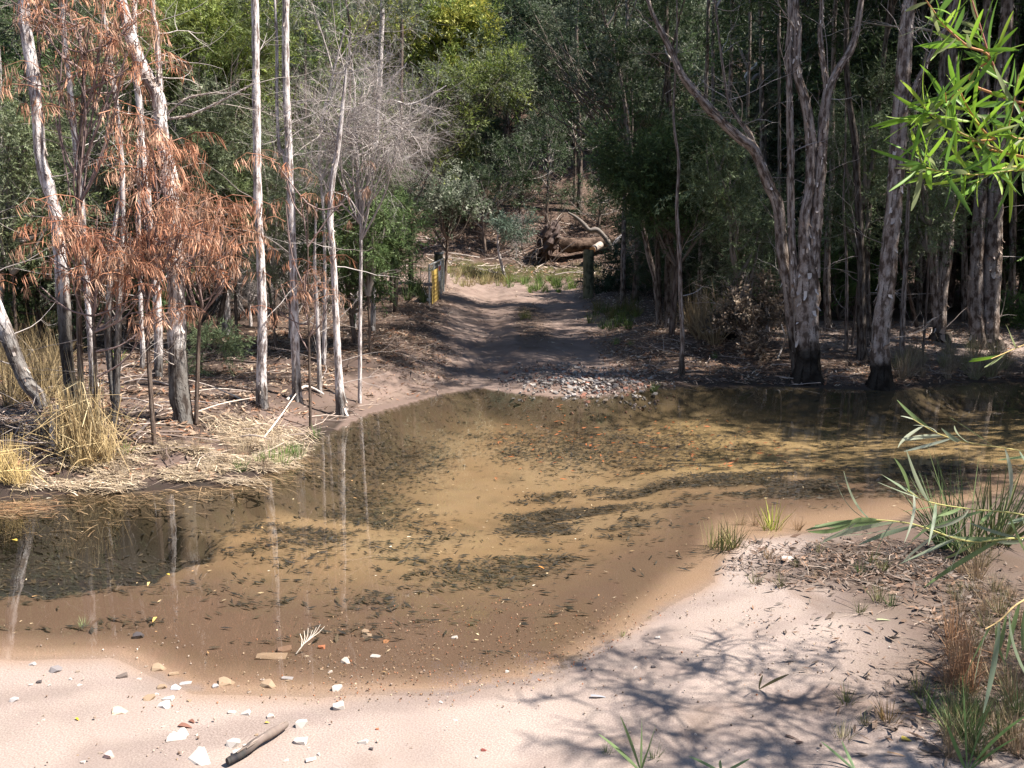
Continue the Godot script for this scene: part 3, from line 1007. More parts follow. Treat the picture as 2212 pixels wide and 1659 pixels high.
func build_right_trees() -> void:
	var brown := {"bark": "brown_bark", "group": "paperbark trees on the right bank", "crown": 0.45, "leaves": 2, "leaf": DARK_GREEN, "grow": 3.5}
	tree("paperbark_tree", "broad right-bank paperbark of several stems on one black foot at the water's edge", 11.9, [[1743, 812, 62, 1744, 780, 48, 1742, 700, 50, 1742, 620, 52, 1740, 540, 28, 1738, 470, 25, 1750, 400, 22, 1751, 300, 21, 1738, 217, 20, 1721, 150, 19, 1723, 67, 18, 1718, 0, 16], [1756, 600, 30, 1759, 540, 27, 1763, 470, 25, 1771, 380, 23, 1777, 300, 22, 1788, 200, 20, 1811, 150, 17, 1841, 100, 14, 1858, 17, 12], [1722, 640, 26, 1712, 553, 17, 1708, 440, 15, 1708, 333, 15, 1705, 200, 14, 1704, 100, 13, 1708, 20, 12], [1788, 205, 14, 1780, 150, 12, 1772, 80, 10, 1775, 0, 9]], brown.merged({"char": 0.1, "char_top": 0.55, "flakes": 260, "side_twigs": 8}))
	tree("bent_tree", "grey tree bent far over to the left from the foot of the broad right-bank paperbark", 12.2, [[1722, 800, 24, 1712, 700, 26, 1704, 620, 25, 1690, 553, 25, 1681, 450, 24, 1661, 400, 22, 1630, 325, 21, 1600, 300, 20, 1558, 262, 18, 1518, 218, 17, 1475, 165, 16, 1450, 110, 13, 1420, 50, 10, 1400, 0, 8], [1630, 325, 11, 1620, 290, 10, 1590, 250, 8, 1570, 200, 6]], brown.merged({"flakes": 60, "bark": "dark_bark", "char": 0.3, "char_top": 0.7, "grow": 1.2, "side_twigs": 22}))
	tree("paperbark_tree", "single stout paperbark with black foot standing right in the water's edge", 11.5, [[1901, 826, 54, 1902, 800, 44, 1901, 760, 38, 1906, 686, 37, 1921, 553, 34, 1931, 433, 33, 1941, 300, 31, 1951, 167, 29, 1961, 33, 26, 1966, 0, 25], [1953, 235, 13, 1975, 190, 12, 2000, 140, 11, 2026, 90, 10, 2060, 20, 9]], brown.merged({"char": 0.09, "char_top": 0.5, "flakes": 200}))
	tree("paperbark_tree", "pale twin-trunked paperbark on the sandbank behind the bright leaves", 14.6, [[2028, 755, 38, 2028, 730, 28, 2033, 640, 24, 2044, 540, 25, 2052, 400, 24, 2056, 267, 22, 2055, 100, 21, 2061, 0, 19], [2026, 715, 20, 2019, 600, 18, 2018, 500, 18, 2024, 400, 17, 2030, 250, 16, 2040, 100, 14]], brown.merged({"bark": "pale_bark", "char": 0.3, "char_top": 0.35, "flakes": 130}))
	tree("paperbark_tree", "rightmost big double-trunked paperbark", 14.2, [[2140, 755, 42, 2138, 720, 34, 2142, 620, 34, 2146, 520, 32, 2152, 380, 30, 2161, 200, 27, 2172, 60, 25, 2176, 0, 24], [2112, 740, 34, 2106, 650, 30, 2110, 553, 28, 2116, 450, 26, 2124, 330, 22, 2128, 160, 19, 2134, 0, 16]], brown.merged({"char": 0.4, "char_top": 0.4, "flakes": 150, "own_feet": true}))
	tree("paperbark_tree", "thin pale trunk behind the broad right-bank paperbark, lit against the dark", 15.6, [[1788, 706, 16, 1788, 690, 14, 1786, 600, 14, 1790, 480, 13, 1797, 400, 13, 1796, 283, 12, 1800, 150, 10, 1806, 0, 8]], brown.merged({"bark": "pale_bark", "char": 0.7, "flakes": 50}))
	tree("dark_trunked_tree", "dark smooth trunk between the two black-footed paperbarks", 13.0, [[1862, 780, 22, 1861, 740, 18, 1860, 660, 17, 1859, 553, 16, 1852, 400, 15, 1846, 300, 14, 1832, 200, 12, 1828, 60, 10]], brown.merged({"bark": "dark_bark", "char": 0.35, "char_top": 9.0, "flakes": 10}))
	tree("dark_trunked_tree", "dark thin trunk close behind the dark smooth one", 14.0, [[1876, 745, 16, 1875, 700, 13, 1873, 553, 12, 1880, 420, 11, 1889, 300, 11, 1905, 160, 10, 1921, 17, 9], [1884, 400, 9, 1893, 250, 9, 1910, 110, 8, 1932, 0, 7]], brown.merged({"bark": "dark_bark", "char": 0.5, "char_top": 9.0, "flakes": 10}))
	tree("sapling", "thin pale crooked sapling on the sandbank right of the stout paperbark", 13.2, [[1949, 786, 12, 1948, 740, 10, 1952, 640, 10, 1957, 553, 9, 1962, 430, 8, 1968, 320, 6]], brown.merged({"category": "sapling", "bark": "pale_bark", "char": 0.7, "flakes": 16, "grow": 0.5, "crown": 0.3}))
	tree("sapling", "very thin pale sapling left of the dark smooth trunk", 13.4, [[1827, 776, 8, 1828, 720, 7, 1829, 640, 7, 1828, 553, 6, 1822, 440, 5, 1826, 330, 4]], brown.merged({"category": "sapling", "bark": "pale_bark", "char": 0.7, "flakes": 8, "grow": 0.5, "crown": 0.3}))
	tree("sapling", "lone slender pale sapling on the muddy shore right of the rubble", 12.3, [[1473, 805, 13, 1473, 780, 10, 1474, 720, 9, 1470, 640, 9, 1468, 553, 9, 1462, 450, 8, 1466, 350, 7, 1455, 250, 5]], brown.merged({"category": "sapling", "bark": "pale_bark", "char": 0.25, "char_top": 0.3, "flakes": 20, "grow": 0.5, "crown": 0.0, "side_twigs": 5}))
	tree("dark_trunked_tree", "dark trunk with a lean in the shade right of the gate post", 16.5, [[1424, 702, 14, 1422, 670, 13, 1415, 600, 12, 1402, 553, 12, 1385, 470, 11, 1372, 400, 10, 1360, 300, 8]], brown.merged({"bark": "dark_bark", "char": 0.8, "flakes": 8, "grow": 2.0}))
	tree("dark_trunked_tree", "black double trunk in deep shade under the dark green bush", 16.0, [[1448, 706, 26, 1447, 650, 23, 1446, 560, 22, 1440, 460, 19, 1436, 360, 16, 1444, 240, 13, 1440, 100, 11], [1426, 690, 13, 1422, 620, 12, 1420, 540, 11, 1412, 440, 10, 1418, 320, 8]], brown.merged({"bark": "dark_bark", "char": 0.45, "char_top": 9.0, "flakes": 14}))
	var deep := [[1510, 9, 17.0], [1560, 10, 19.0], [1600, 8, 18.0], [1650, 11, 20.0], [1685, 8, 17.5], [1835, 8, 19.0], [1900, 9, 20.0], [1985, 10, 18.5], [2085, 12, 17.5], [2185, 13, 17.0], [1345, 9, 22.0], [1540, 8, 22.0]]
	for k in deep.size():
		var q: Array = deep[k]
		var x: float = q[0]
		var w := dice.randf_range(-20, 24)
		var y0: float = 829.5 - FOCAL * tan(PITCH - atan((EYE - 0.7) / q[2]))
		tree("tree", "dark trunk among the shaded trees behind the right bank", q[2], [[x, y0, q[1] + 3.0, x + w * 0.2, y0 - 150, q[1], x + w * 0.6, y0 - 350, q[1] - 1.0, x + w, y0 - 640, q[1] - 2.0]], brown.merged({"bark": "dark_bark", "char": 0.7, "flakes": 10, "side_twigs": 12, "group": "dark trunks behind the right bank", "leaves": 3}))


func build_dead_foliage() -> void:
	# saplings killed by the flood, hung with rust-brown leaves
	var rust := {"sprig": "dead", "leaf": RUST, "leaf_mat": "dead_leaf", "leaf_name": "withered_leaves", "bark": "dark_bark", "per": 3, "loose": 2.2, "boughs": 14, "branch": Color(0.22, 0.16, 0.15), "stem_name": "stem", "sides": 6, "bough": 0.35, "group": "dead saplings with rust-brown leaves"}
	seen_bush("dead_sapling", "dead forked sapling with rust-brown leaves high in the top left corner", "sapling", 7.2, [172, 880, 11], [[130, 20, 120, 60, 20], [240, 150, 60, 60, 18], [180, 60, 110, 92, 24], [250, 90, 70, 80, 18], [70, 90, 60, 92, 6], [215, 235, 55, 46, 13], [290, 30, 40, 69, 12], [110, 180, 60, 69, 5]], rust.merged({"way": [170, 650, 10, 168, 450, 9, 180, 200, 7, 184, 60, 5]}))
	seen_bush("dead_sapling", "dead sapling with the densest rust-brown leaves, in front of the thick flaky paperbark", "sapling", 7.0, [330, 900, 9], [[350, 360, 55, 57, 45], [370, 460, 80, 57, 69], [340, 540, 90, 51, 61], [300, 300, 40, 57, 16], [345, 680, 30, 57, 9]], rust.merged({"way": [318, 700, 8, 330, 520, 7, 345, 360, 5]}))
	seen_bush("dead_sapling", "dead sapling with rust-brown leaves spreading right towards the pale pair", "sapling", 7.6, [420, 890, 8], [[450, 490, 55, 69, 49], [415, 560, 50, 51, 24], [505, 545, 20, 46, 4], [470, 590, 40, 34, 9]], rust.merged({"way": [430, 720, 7, 440, 600, 6, 450, 490, 4]}))
	seen_bush("dead_sapling", "dead sapling with rust-brown leaves low among the dry reeds on the left", "sapling", 6.9, [205, 940, 8], [[160, 480, 70, 51, 28], [245, 540, 60, 57, 45], [110, 560, 40, 69, 6], [300, 620, 25, 69, 10], [200, 600, 50, 46, 9], [310, 700, 22, 46, 6]], rust.merged({"way": [205, 760, 7, 200, 620, 6, 215, 500, 4]}))
	seen_bush("dead_sapling", "dead sapling with few rust-brown leaves right of the pale pair", "sapling", 8.6, [668, 850, 6], [[668, 590, 28, 69, 10], [655, 430, 40, 46, 3], [600, 360, 20, 34, 3], [690, 640, 20, 46, 3], [620, 640, 30, 57, 3], [740, 400, 30, 46, 3]], rust.merged({"way": [668, 760, 5, 666, 640, 4, 664, 440, 3]}))
	# the grey cloud of leafless twigs above the slender tree
	var bare := {"sprig": "twigs", "leaf": GREY_TWIG, "leaf_mat": "twig", "leaf_name": "bare_twigs", "bark": "pale_bark", "per": 9, "boughs": 16, "branch": Color(0.36, 0.32, 0.31), "sides": 6, "droop": 0.0, "bough": 0.5}
	seen_bush("bare_bush", "leafless tree with a pale grey cloud of fine twigs", "tree", 10.0, [775, 800, 8], [[740, 255, 80, 50, 120], [820, 280, 80, 40, 110], [690, 290, 70, 40, 60], [880, 295, 50, 30, 26], [780, 330, 60, 30, 30]], bare.merged({"way": [778, 700, 8, 780, 520, 7, 775, 400, 6, 770, 290, 4]}))
	seen_bush("bare_bush", "leafless dark-limbed tree with thin grey twigs left of the top centre", "tree", 11.5, [700, 790, 9], [[700, 80, 80, 80, 36], [790, 100, 80, 80, 36], [880, 130, 60, 50, 18], [900, 210, 60, 40, 18]], bare.merged({"branch": Color(0.2, 0.17, 0.155), "loose": 1.5, "bark": "dark_bark", "way": [702, 640, 8, 700, 480, 7, 690, 300, 6, 720, 160, 5, 745, 60, 4]}))
	seen_bush("bare_bush", "small leafless bush with pale twigs beside the dark bank, right of the broad paperbark's bend", "bush", 15.0, [1655, 760, 8], [[1610, 690, 45, 50, 40], [1560, 700, 30, 40, 22], [1640, 640, 30, 40, 22]], bare)


func build_green_trees() -> void:
	var g := {"group": "leafy trees behind the left bank"}
	seen_bush("feathery_tree", "sunlit lime green feathery tree between the leaning trunk and the pale pair", "tree", 13.5, [465, 770, 10], [[455, 130, 80, 60, 130], [400, 160, 50, 50, 70], [520, 90, 50, 60, 80], [470, 60, 70, 50, 70], [430, 220, 60, 30, 50], [360, 60, 50, 60, 90], [560, 40, 60, 50, 80], [300, 140, 60, 60, 60], [600, 130, 40, 50, 40]], g.merged({"leaf": LIME + GREY_GREEN, "boughs": 8}))
	seen_bush("green_bush", "bright mid-green bushy tree left of the gate, behind the slender dead tree", "tree", 13.0, [770, 745, 9], [[770, 420, 60, 60, 130], [800, 500, 60, 60, 150], [740, 540, 50, 60, 90], [815, 580, 45, 40, 60], [740, 400, 40, 60, 50]], g.merged({"leaf": MID_GREEN, "boughs": 8}))
	seen_bush("feathery_tree", "yellow-green feathery tree at the top centre", "tree", 24.0, [890, 690, 10], [[930, 50, 90, 60, 200], [975, 110, 70, 50, 150], [870, 100, 60, 70, 120], [1000, 40, 50, 40, 80], [930, 170, 70, 40, 110], [840, 30, 60, 50, 120], [1010, 100, 50, 40, 90]], g.merged({"way": [886, 500, 9, 884, 340, 8, 900, 180, 6, 930, 60, 4], "leaf": GOLD + LIME, "sprig": "far_feather", "boughs": 8, "size": 1.2}))
	seen_bush("feathery_tree", "pale green tree reaching a leafy bough out over the track", "tree", 20.0, [850, 720, 11], [[1040, 175, 75, 30, 110], [985, 215, 70, 40, 100], [920, 250, 60, 50, 80], [1010, 270, 60, 40, 60], [900, 330, 60, 50, 60], [1080, 160, 40, 20, 40]], g.merged({"way": [846, 560, 10, 850, 400, 8, 870, 280, 7, 960, 220, 5], "leaf": GREY_GREEN + LIME, "boughs": 8, "size": 1.15}))
	seen_bush("shrub", "round shrub with glossy pale leaves left above the gate", "shrub", 25.5, [960, 640, 6], [[960, 420, 55, 40, 120], [930, 460, 50, 40, 60], [1000, 440, 40, 30, 40]], {"leaf": [Color(0.2, 0.23, 0.17), Color(0.1, 0.14, 0.08), Color(0.3, 0.32, 0.26)], "sprig": "broad", "size": 1.3, "boughs": 8, "leaf_mat": "gloss_leaf"})
	for q in [[1130, 340, 34.5, "on the left"], [1050, 390, 33.8, "on the far left"], [1180, 270, 36.5, "higher up"], [1290, 400, 36.0, "on the right"], [1240, 250, 38.0, "highest"]]:
		seen_bush("twiggy_shrub", "grey-green twiggy shrub %s on the slope above the track's end" % q[3], "shrub", q[2], [q[0], q[1] + 150, 6], [[q[0], q[1], 70, 60, 110], [q[0] - 40, q[1] + 40, 50, 40, 60], [q[0] + 40, q[1] + 20, 50, 40, 60]], {"leaf": DARK_GREEN + [Color(0.1, 0.11, 0.08)], "sprig": "far_feather", "size": 0.9, "boughs": 12, "loose": 1.4, "branch": Color(0.3, 0.27, 0.25)})
	seen_bush("feathery_tree", "dark green overhanging tree in the top centre right", "tree", 22.0, [1370, 690, 14], [[1250, 90, 110, 80, 120], [1150, 60, 90, 70, 80], [1330, 170, 90, 80, 70], [1200, 200, 80, 60, 50], [1120, 150, 50, 60, 40]], {"way": [1378, 540, 13, 1372, 400, 11, 1350, 300, 9, 1310, 190, 6], "leaf": DARK_GREEN + GREY_GREEN, "sprig": "feather", "size": 1.2, "boughs": 12, "loose": 1.3})
	seen_bush("green_bush", "dark green bushy tree right of the track with one brighter tuft", "tree", 15.0, [1450, 735, 12], [[1430, 340, 80, 60, 260], [1370, 330, 50, 50, 120], [1500, 310, 60, 60, 130], [1420, 420, 90, 50, 160], [1360, 400, 40, 40, 60], [1520, 400, 60, 60, 90]], {"leaf": DARK_GREEN + MID_GREEN, "boughs": 9})
	seen_bush("long_leaved_shrub", "dark long-leaved bush behind the right gate post", "shrub", 25.5, [1340, 640, 8], [[1340, 575, 55, 40, 90], [1300, 600, 40, 35, 50], [1390, 590, 45, 45, 60]], {"leaf": [Color(0.03, 0.055, 0.035), Color(0.05, 0.08, 0.05)], "sprig": "long", "size": 1.3, "boughs": 6, "leaf_mat": "gloss_leaf"})
	seen_bush("sapling", "small feathery blue-green sapling with a white stem above the track's end", "sapling", 30.5, [1093, 578, 6], [[1095, 500, 34, 26, 40], [1075, 485, 20, 20, 20], [1115, 490, 20, 20, 20]], {"leaf": [Color(0.09, 0.13, 0.1), Color(0.12, 0.16, 0.12)], "sprig": "far_feather", "bark": "pale_bark", "size": 1.0, "boughs": 6})
	seen_bush("small_bush", "low feathery green bush on the bank right of the thick flaky paperbark", "bush", 10.6, [440, 812, 4], [[455, 760, 48, 26, 36], [430, 780, 40, 22, 24], [480, 752, 25, 15, 14]], {"leaf": [Color(0.24, 0.3, 0.17), Color(0.18, 0.24, 0.12)], "boughs": 10, "size": 0.55})
	var fine := {"leaf": [Color(0.2, 0.235, 0.15), Color(0.27, 0.295, 0.2), Color(0.14, 0.175, 0.1), Color(0.2, 0.25, 0.11)], "sprig": "fine_feather", "boughs": 12, "loose": 1.5, "size": 1.3, "branch": Color(0.28, 0.25, 0.23)}
	seen_bush("fine_leaved_shrub", "pale fine-leaved shrub at the left edge behind the leaning black-footed trunk", "shrub", 11.5, [40, 790, 5], [[40, 330, 60, 60, 90], [20, 430, 50, 60, 80], [90, 480, 40, 50, 50], [30, 250, 50, 40, 50]], fine)
	seen_bush("fine_leaved_shrub", "pale fine-leaved shrub between the two pale trunks left of the thick flaky paperbark", "shrub", 12.5, [240, 780, 5], [[235, 330, 50, 60, 80], [270, 420, 40, 50, 60], [215, 200, 40, 60, 60], [230, 120, 50, 50, 60]], fine)
	seen_bush("fine_leaved_shrub", "sunlit fine-leaved shrub right of the thick flaky paperbark's upper trunk", "shrub", 12.2, [430, 780, 5], [[430, 310, 45, 60, 80], [470, 400, 40, 50, 70], [400, 240, 35, 50, 50], [500, 300, 40, 50, 60]], fine)
	seen_bush("fine_leaved_shrub", "pale fine-leaved shrub seen between the pale pair of paperbarks", "shrub", 12.4, [600, 770, 5], [[595, 430, 35, 50, 70], [600, 520, 35, 50, 60], [590, 330, 30, 50, 50]], fine)
	seen_bush("fine_leaved_shrub", "sunlit fine-leaved shrub right of the slender tree under the grey twigs", "shrub", 12.0, [800, 755, 5], [[800, 420, 45, 40, 80], [775, 480, 45, 50, 80], [835, 500, 35, 50, 60], [760, 400, 35, 40, 40]], fine.merged({"leaf": [Color(0.16, 0.24, 0.09), Color(0.21, 0.29, 0.13), Color(0.12, 0.19, 0.07)]}, true))
	seen_bush("fine_leaved_shrub", "pale feathery treetop at the top left between rusty leaves and pale pair", "tree", 12.8, [400, 770, 6], [[380, 110, 50, 50, 80], [440, 60, 60, 40, 90], [500, 150, 50, 40, 80], [530, 70, 40, 40, 60]], fine.merged({"leaf": LIME + [Color(0.24, 0.29, 0.14)]}, true))
	var long_green := {"leaf": [Color(0.09, 0.16, 0.05), Color(0.06, 0.12, 0.04), Color(0.13, 0.2, 0.07)], "sprig": "long", "boughs": 8, "size": 1.0, "leaf_mat": "gloss_leaf"}
	seen_bush("long_leaved_shrub", "sunlit bamboo-like shrub behind the pale pair of paperbarks", "shrub", 13.0, [515, 790, 6], [[510, 370, 50, 60, 60], [540, 440, 45, 60, 50], [480, 420, 40, 60, 36], [520, 520, 50, 60, 40]], long_green)
	seen_bush("long_leaved_shrub", "sunlit bamboo-like shrub between the broad and the stout right-bank paperbarks", "shrub", 17.5, [1815, 700, 6], [[1820, 600, 50, 60, 70], [1790, 540, 40, 50, 40], [1850, 560, 40, 60, 40], [1830, 660, 60, 40, 40]], long_green)
	seen_bush("long_leaved_shrub", "bamboo-like shrub at the right edge behind the rightmost paperbark", "shrub", 16.5, [2200, 720, 6], [[2190, 620, 40, 60, 60], [2160, 680, 40, 40, 36], [2230, 560, 40, 60, 40]], long_green)
	seen_bush("feathery_tree", "fine-leaved grey-green shrub lit behind the stout paperbark", "shrub", 16.0, [1985, 720, 7], [[1990, 390, 45, 40, 110], [2010, 430, 40, 50, 80], [1870, 330, 50, 40, 70], [1850, 380, 40, 40, 50]], {"leaf": GREY_GREEN + MID_GREEN, "boughs": 8})
	var dim := {"leaf": [Color(0.17, 0.22, 0.12), Color(0.13, 0.18, 0.08), Color(0.2, 0.25, 0.15)], "sprig": "fine_feather", "boughs": 10, "loose": 1.5, "size": 1.4, "branch": Color(0.22, 0.19, 0.17)}
	seen_bush("fine_leaved_shrub", "fine-leaved shrub between the broad and the stout right-bank paperbarks, above the bamboo-like one", "shrub", 13.8, [1840, 745, 5], [[1850, 360, 55, 50, 70], [1830, 450, 45, 50, 50], [1875, 250, 45, 60, 50]], dim)
	seen_bush("fine_leaved_shrub", "fine-leaved shrub right of the stout paperbark", "shrub", 13.4, [1995, 745, 5], [[1990, 400, 45, 50, 70], [2005, 480, 40, 50, 50], [1985, 300, 35, 50, 40]], dim)
	seen_bush("fine_leaved_shrub", "fine-leaved shrub in the crook of the bent tree", "shrub", 14.0, [1600, 760, 5], [[1580, 390, 60, 50, 80], [1600, 480, 50, 60, 60], [1540, 330, 50, 40, 50], [1620, 560, 40, 50, 40]], dim)
	seen_bush("leafy_shrub", "withered brown-leaved bush at the foot of the bent tree", "bush", 13.2, [1640, 790, 6], [[1640, 650, 35, 40, 60], [1600, 700, 45, 50, 70], [1665, 700, 25, 45, 40]], {"leaf": [Color(0.12, 0.09, 0.07), Color(0.28, 0.22, 0.17), Color(0.07, 0.06, 0.05)], "sprig": "broad", "boughs": 7, "size": 0.8})


func build_forest() -> void:
	# a few kinds of forest tree; every other one is a copy, turned and sized
	var kinds := []
	var looks := [
		["forest_tree", GREY_GREEN, "far_feather", 9.0, "grey-green tree", "pale_bark"],
		["forest_tree", DARK_GREEN, "far_feather", 11.0, "dark green tree", "dark_bark"],
		["forest_tree", MID_GREEN + GREY_GREEN, "far_feather", 8.0, "mid-green tree", "dark_bark"],
		["understorey_shrub", GREY_GREEN + DARK_GREEN, "feather", 3.2, "grey-green understorey shrub", "dark_bark"],
		["understorey_shrub", MID_GREEN, "feather", 2.6, "green understorey shrub", "dark_bark"],
		["understorey_shrub", [Color(0.07, 0.1, 0.05), Color(0.05, 0.075, 0.04)], "long", 2.8, "long-leaved understorey shrub", "dark_bark"],
		["bare_shrub", GREY_TWIG, "twigs", 3.0, "leafless twiggy shrub", "pale_bark"],
		["forest_tree", LIME + MID_GREEN, "far_feather", 9.0, "light green tree", "pale_bark"],
	]
	for k in looks.size():
		var l: Array = looks[k]
		var h: float = l[3]
		var blobs := []
		if h > 5.0:
			for q in 9:
				var u := q / 8.0
				var turn := q * 2.4
				var out := (0.12 + 0.16 * sin(u * 3.0)) * h * (0.5 if q == 8 else 1.0)
				blobs.append([Vector3(cos(turn) * out, h * (0.28 + 0.68 * u), sin(turn) * out), Vector3(0.15, 0.10, 0.15) * h, 77])
		else:
			for q in 6:
				var turn := q * 2.4
				blobs.append([Vector3(cos(turn) * 0.22 * h, h * (0.3 + 0.12 * q), sin(turn) * 0.22 * h), Vector3(0.2, 0.16, 0.2) * h, 56])
		var r := 0.012 * h
		var trunk := [[Vector3(0, -0.3, 0), r * 1.5], [Vector3(0.02 * h, 0.3 * h, 0), r], [Vector3(-0.02 * h, 0.6 * h, 0.02 * h), r * 0.7], [Vector3(0.01 * h, 0.95 * h, 0), r * 0.2]]
		var t := leafy(l[0], l[4], "tree" if h > 5.0 else "shrub", Vector3(-30 + k * 2.0, 0, -70), trunk, blobs, {"leaf": l[1], "sprig": l[2], "size": 1.35 if h > 5.0 else 1.0, "bark": l[5], "boughs": 5, "leaf_mat": "twig" if l[2] == "twigs" else "leaf", "leaf_name": "bare_twigs" if l[2] == "twigs" else "foliage", "branch": Color(0.3, 0.27, 0.26) if l[2] == "twigs" else Color(0.15, 0.12, 0.1)})
		kinds.append(t)
	var used := {}
	# [kind, x0, x1, d0, d1, number, smallest, largest, where]
	var groves := [
		[[0, 7, 2, 7, 1], -30.0, -4.5, 34.0, 62.0, 34, 0.8, 1.25, "on the far hillside left of the track"],
		[[1, 0, 1, 2], 5.5, 32.0, 33.0, 60.0, 30, 0.8, 1.2, "on the far hillside right of the track"],
		[[1, 0], -4.5, 5.0, 41.0, 62.0, 9, 0.9, 1.3, "on the slope straight above the track's end"],
		[[0, 7, 2, 7], -16.0, -4.6, 16.5, 31.0, 15, 0.6, 0.95, "in the forest behind the left bank"],
		[[1, 1, 1, 0], 7.5, 21.0, 19.0, 32.0, 20, 0.7, 1.1, "in the dark forest behind the right bank"],
		[[3, 6, 4, 6, 3, 6], -13.5, -3.0, 12.0, 27.0, 42, 0.6, 1.1, "in the undergrowth behind the left bank"],
		[[3, 5, 3, 3, 6], 3.8, 15.0, 17.0, 28.0, 40, 0.6, 1.1, "in the undergrowth behind the right bank"],
		[[3, 5, 6, 4], -9.0, 14.0, 33.0, 48.0, 34, 0.5, 1.0, "on the litter slope above the track's end"],
	]
	for gr in groves:
		for k in gr[5]:
			var x := dice.randf_range(gr[1], gr[2])
			var d := dice.randf_range(gr[3], gr[4])
			if absf(x) > d * 0.636 + 5.0:
				x *= 0.6
			if on_track(x, d) > 0.01 or (x > -2.6 and x < 3.0 and d < 33.0) or (x > 1.5 and x < 8.0 and d > 29.0 and d < 40.0):
				continue
			plant(kinds, gr[0][k % gr[0].size()], x, d, dice.randf_range(gr[6], gr[7]), gr[8], used, looks)
	# trees outside the frame whose shade the photograph shows on the right bank, the creek and the track
	var shade := [[12.5, 12.0, 1], [13.5, 17.0, 1], [15.5, 9.0, 1], [15.5, 4.5, 0], [17.0, 20.5, 1], [10.2, 9.2, 0], [16.5, 18.0, 1], [11.0, 20.5, 1], [13.5, 23.0, 1], [15.5, 26.0, 1], [12.0, 28.0, 1], [19.0, 23.0, 1], [18.0, 27.5, 1], [14.5, 17.5, 1]]
	for q in shade:
		plant(kinds, q[2], q[0], q[1], dice.randf_range(0.95, 1.15), "outside the view whose shade falls on the right bank", used, looks)
	for q in [[-10.0, 9.0, 0], [-12.0, 5.0, 1], [-9.0, -6.0, 0], [4.0, -10.0, 1], [-3.0, -11.0, 0], [9.0, -8.0, 1], [13.5, -2.0, 0]]:
		plant(kinds, q[2], q[0], q[1], dice.randf_range(0.9, 1.15), "outside the view around the clearing", used, looks)
	for k in kinds.size():
		if not used.has(k):
			kinds[k].queue_free()


func plant(kinds: Array, k: int, x: float, d: float, size: float, where: String, used: Dictionary, looks: Array) -> void:
	var o: Node3D = kinds[k]
	var p := Vector3(x, ground(x, d), -d)
	var label: String = "%s %s" % [looks[k][4], where]
	if used.has(k):
		another(o, p, dice.randf() * TAU, size, label, "%ss %s" % [looks[k][4], where])
	else:
		used[k] = true
		o.position = p
		o.scale = Vector3.ONE * size
		o.set_meta("label", label)
		o.set_meta("group", "%ss %s" % [looks[k][4], where])


func _ready() -> void:
	dice.seed = 20250117
	noise_a.noise_type = FastNoiseLite.TYPE_SIMPLEX_SMOOTH
	noise_a.seed = 4
	noise_b.noise_type = FastNoiseLite.TYPE_SIMPLEX_SMOOTH
	noise_b.seed = 9
	noise_c.noise_type = FastNoiseLite.TYPE_SIMPLEX
	noise_c.seed = 17
	noise_a.frequency = 0.02
	noise_b.frequency = 0.06
	noise_c.frequency = 0.35
	noise_a.fractal_octaves = 3
	noise_b.fractal_octaves = 3

	var cam := Camera3D.new()
	cam.name = "camera"
	cam.fov = 51.0
	cam.position = Vector3(0, EYE, 0)
	cam.rotation = Vector3(-PITCH, 0, 0)
	cam.near = 0.05
	cam.far = 400.0
	add_child(cam)

	var sky_look := ProceduralSkyMaterial.new()
	sky_look.sky_top_color = Color(0.45, 0.57, 0.74)
	sky_look.sky_horizon_color = Color(0.80, 0.84, 0.88)
	sky_look.sky_energy_multiplier = 0.8
	sky_look.ground_bottom_color = Color(0.2, 0.18, 0.14)
	sky_look.ground_horizon_color = Color(0.5, 0.5, 0.45)
	var sky := Sky.new()
	sky.sky_material = sky_look
	var env := Environment.new()
	env.background_mode = Environment.BG_SKY
	env.sky = sky
	env.tonemap_mode = Environment.TONE_MAPPER_LINEAR
	env.tonemap_exposure = 3.05
	env.sdfgi_enabled = true
	env.ssao_enabled = true
	env.ssil_enabled = true
	var we := WorldEnvironment.new()
	we.name = "world"
	we.environment = env
	add_child(we)

	var sun := DirectionalLight3D.new()
	sun.name = "sun"
	sun.light_energy = 1.6
	sun.light_color = Color(1.0, 0.965, 0.91)
	sun.light_angular_distance = 0.5
	sun.shadow_enabled = true
	var up := deg_to_rad(56.0)
	var to_sun := Vector3(0.985 * cos(up), sin(up), 0.17 * cos(up)).normalized()
	add_child(sun)
	sun.look_at_from_position(to_sun * 50.0, Vector3.ZERO)

	build_materials()
	build_shapes()
	build_ground()
	build_forest()
	build_left_trees()
	build_right_trees()
	build_dead_foliage()
	build_green_trees()
	build_details()
	point_out()


